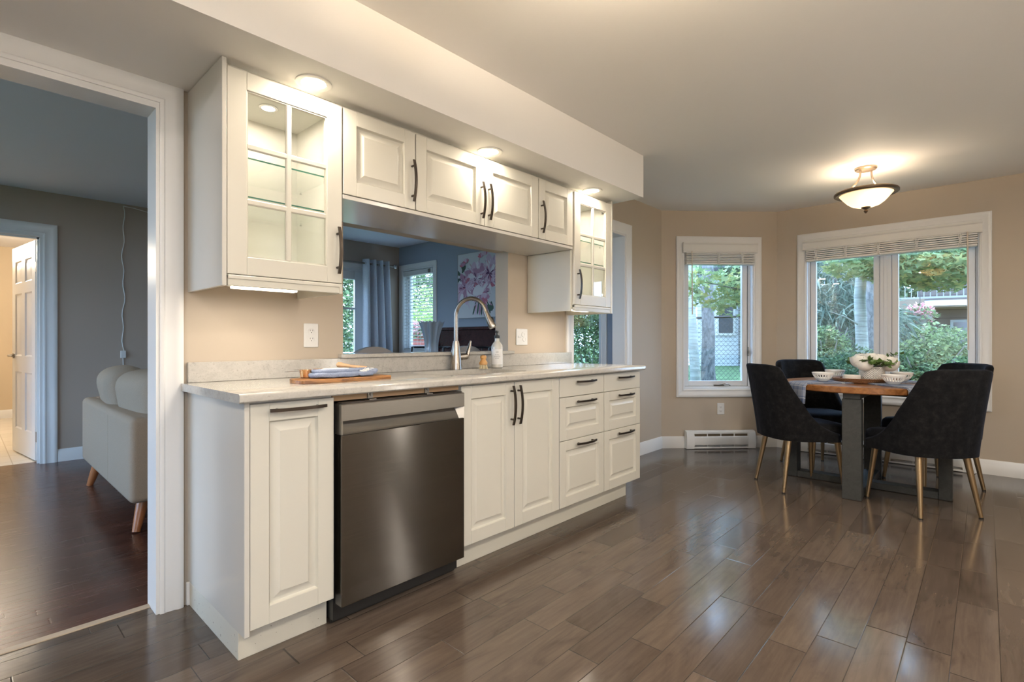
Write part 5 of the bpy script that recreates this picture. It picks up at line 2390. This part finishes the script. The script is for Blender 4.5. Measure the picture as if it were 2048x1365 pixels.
# seen through the narrow bay window
tree('birch_tree', 'mottled birch trunk at the left of the narrow bay window', 1390, 7.0, 6.5, [(0, 0, 5.6, .45, .45, .7)], 700, .15, M['birch'], M['leaf_green'], 12, .058, .05, lean=(.05, .2), wob=.02)
tree('grey_tree', 'thicker grey trunk in the middle of the narrow bay window', 1420, 7.6, 7.0, [(0, 0, 6.4, .5, .5, .8)], 700, .16, M['bark'], M['leaf_green'], 13, .085, .065, lean=(.10, .25), wob=.03)
tree('maple_tree', 'maple branch with star-shaped yellow-green leaves across the narrow bay window', 1560, 5.4, 4.6, [(-.20, .62, 1.62, .30, .30, .20), (-.05, .42, 1.50, .26, .30, .17), (.0, .40, 1.75, .26, .26, .18), (-.35, .80, 1.78, .20, .20, .12), (0, 0, 3.4, .5, .5, .6)], 2000, .080, M['bark'], M['leaf_maple'], 14, .07, .04, 'maple', branches=((1.45, 2.1, .75, .012),))
for i, (u, d, h, lab_) in enumerate(((1350, 13, 8, 'dark tree in the background at the left of the narrow bay window'), (1405, 24, 11, 'tall dark tree far behind the grey trunk in the narrow bay window'), (1500, 14, 9, 'dark tree in the background at the right of the narrow bay window'))):
    tree('background_tree', lab_, u, d, h, [(0, 0, h*.42, .85, .85, h*.2), (.1, .1, h*.62, .8, .8, h*.2), (0, 0, h*.82, .5, .5, h*.16)], 3200, .22, M['bark'], M['leaf_dark'], 50+i, .2, .08, droop=.3)
fp0, fp1 = far(1330, 10.0, GZ), far(1520, 8.6, GZ)
fn = thing('chain_link_fence', 'black chain-link fence crossing the yard behind the bay window', 'fence', tuple(fp0))
fd = (fp1-fp0)
FL = fd.length
fd.normalize()
FH = 1.25
mb = MB()
k = 0
st = .085
n = int(FL/st)
mbv = MB()
for sg in (1, -1):
    for i in range(-int(FH/st), n+int(FH/st)):
        s0_, s1_ = i*st, i*st+sg*FH
        z0_, z1_ = 0.0, FH
        # clip to the fence run
        pts = []
        for (sa, za) in ((s0_, z0_), (s1_, z1_)):
            pts.append([sa, za])
        if max(s0_, s1_) < 0 or min(s0_, s1_) > FL:
            continue
        for p_ in pts:
            if p_[0] < 0 or p_[0] > FL:
                tgt = 0 if p_[0] < 0 else FL
                tt_ = (tgt-s0_)/(s1_-s0_)
                p_[0] = tgt
                p_[1] = z0_+(z1_-z0_)*tt_
        a_ = fp0+fd*pts[0][0]+Vector((0, 0, pts[0][1]+.03))
        b_ = fp0+fd*pts[1][0]+Vector((0, 0, pts[1][1]+.03))
        if (a_-b_).length > .05:
            mb.tube([a_, b_], .0022, 4)
build('wire_mesh', mb, M['black_metal'], fn)
mb = MB()
mb.tube([fp0+Vector((0, 0, FH+.03)), fp1+Vector((0, 0, FH+.03))], .02, 8)
build('top_rail', mb, M['black_metal'], fn)
for s in (.3, FL*.52, FL-.2):
    mb = MB()
    q = fp0+fd*s
    mb.tube([q-Vector((0, 0, .05)), q+Vector((0, 0, FH+.12))], .03, 10)
    build('fence_post', mb, M['black_metal'], fn)
shp = far(1452, 17.5, GZ)
sh_ = thing('garden_shed', 'white sided and grey brick building beyond the chain-link fence', 'building', tuple(shp), R(-45))
mb = MB()
mb.box(-1.0, .42, 0, 2.0, .0, 3.2)
build('siding_wall', mb, M['siding_white'], sh_, local=True)
mb = MB()
mb.box(.42, 2.8, -.05, 2.0, .0, 3.2)
build('brick_wall', mb, M['brick'], sh_, local=True)
mb = MB()
mb.box(-.35, .30, -.04, 0, 1.05, 2.1)
sw = build('window', mb, M['trim'], sh_, local=True)
mb = MB()
mb.box(-.27, .22, -.05, -.04, 1.13, 2.02)
build('window_pane', mb, mat('shed_glass', (.08, .10, .12), .1), sw, local=True)
mb = MB()
mb.prism([(-1.3, 3.2), (3.0, 3.2), (.9, 4.3)], -.3, 2.3, 'y')
build('roof', mb, mat('roof_grey', (.10, .10, .11), .9), sh_, local=True)

# seen through the dining side windows
shrub('dense tall green bush filling the window beyond the right end of the counter', 1178, 8.4, 3.2, 1.05, 16099, 0.068, M['leaf_green'], 15)
shrub('dark bush behind the tall green bush right of the kitchen opening', 1192, 11.0, 3.6, 1.35, 10350, 0.087, M['leaf_dark'], 16)
shrub('tall dark hedge bush outside the dining room glass door', 700, 11.0, 3.3, 1.5, 13799, 0.087, M['leaf_green'], 17)
shrub('dark hedge bush at the left outside the dining room glass door', 630, 14.0, 4.0, 1.4, 10350, 0.099, M['leaf_dark'], 18)
shrub('sunlit light green bush outside the blind-covered dining room window', 842, 12.5, 2.1, 1.6, 11959, 0.087, M['leaf_sun'], 19)
shrub('tall pale green bush behind the sunlit bush outside the dining room', 850, 15.5, 4.2, 2.2, 11959, 0.112, M['leaf_green'], 30)
dk = far(838, 9.6, 0)
fpot = thing('flower_planter', 'red planter with pink flowers outside the dining room window', 'planter', (dk.x, dk.y, .86), 0)
mb = MB()
mb.lathe([(.13, 0), (.19, .25), (.20, .25), (.20, .29), (.175, .29), (.17, .24), (.001, .24)], 24)
build('pot', mb, mat('terracotta_red', (.45, .12, .10), .7), fpot, local=True)
leaves('flowers', fpot, [(dk.x, dk.y, 1.27, .26, .26, .16)], 500, .07, M['petal_pink'], 61)
leaves('foliage', fpot, [(dk.x, dk.y, 1.22, .24, .24, .14)], 400, .08, M['leaf_green'], 62)
mb = MB()
q0, q1 = far(640, 9.3, 0), far(900, 10.4, 0)
dv = (q1-q0).normalized()
T = Matrix.Translation(q0) @ Matrix.Rotation(math.atan2(dv.y, dv.x), 4, 'Z')
LL = (q1-q0).length
mb.box(0, LL, -.2, .5, .78, .858, 0, T)
mb.box(0, LL, 0, .3, .2, .78, 0, T)
tag(build('garden_wall', mb, mat('garden_wall_white', (.62, .63, .64), .7)), 'low white garden wall under the red planter outside the dining room', 'wall')
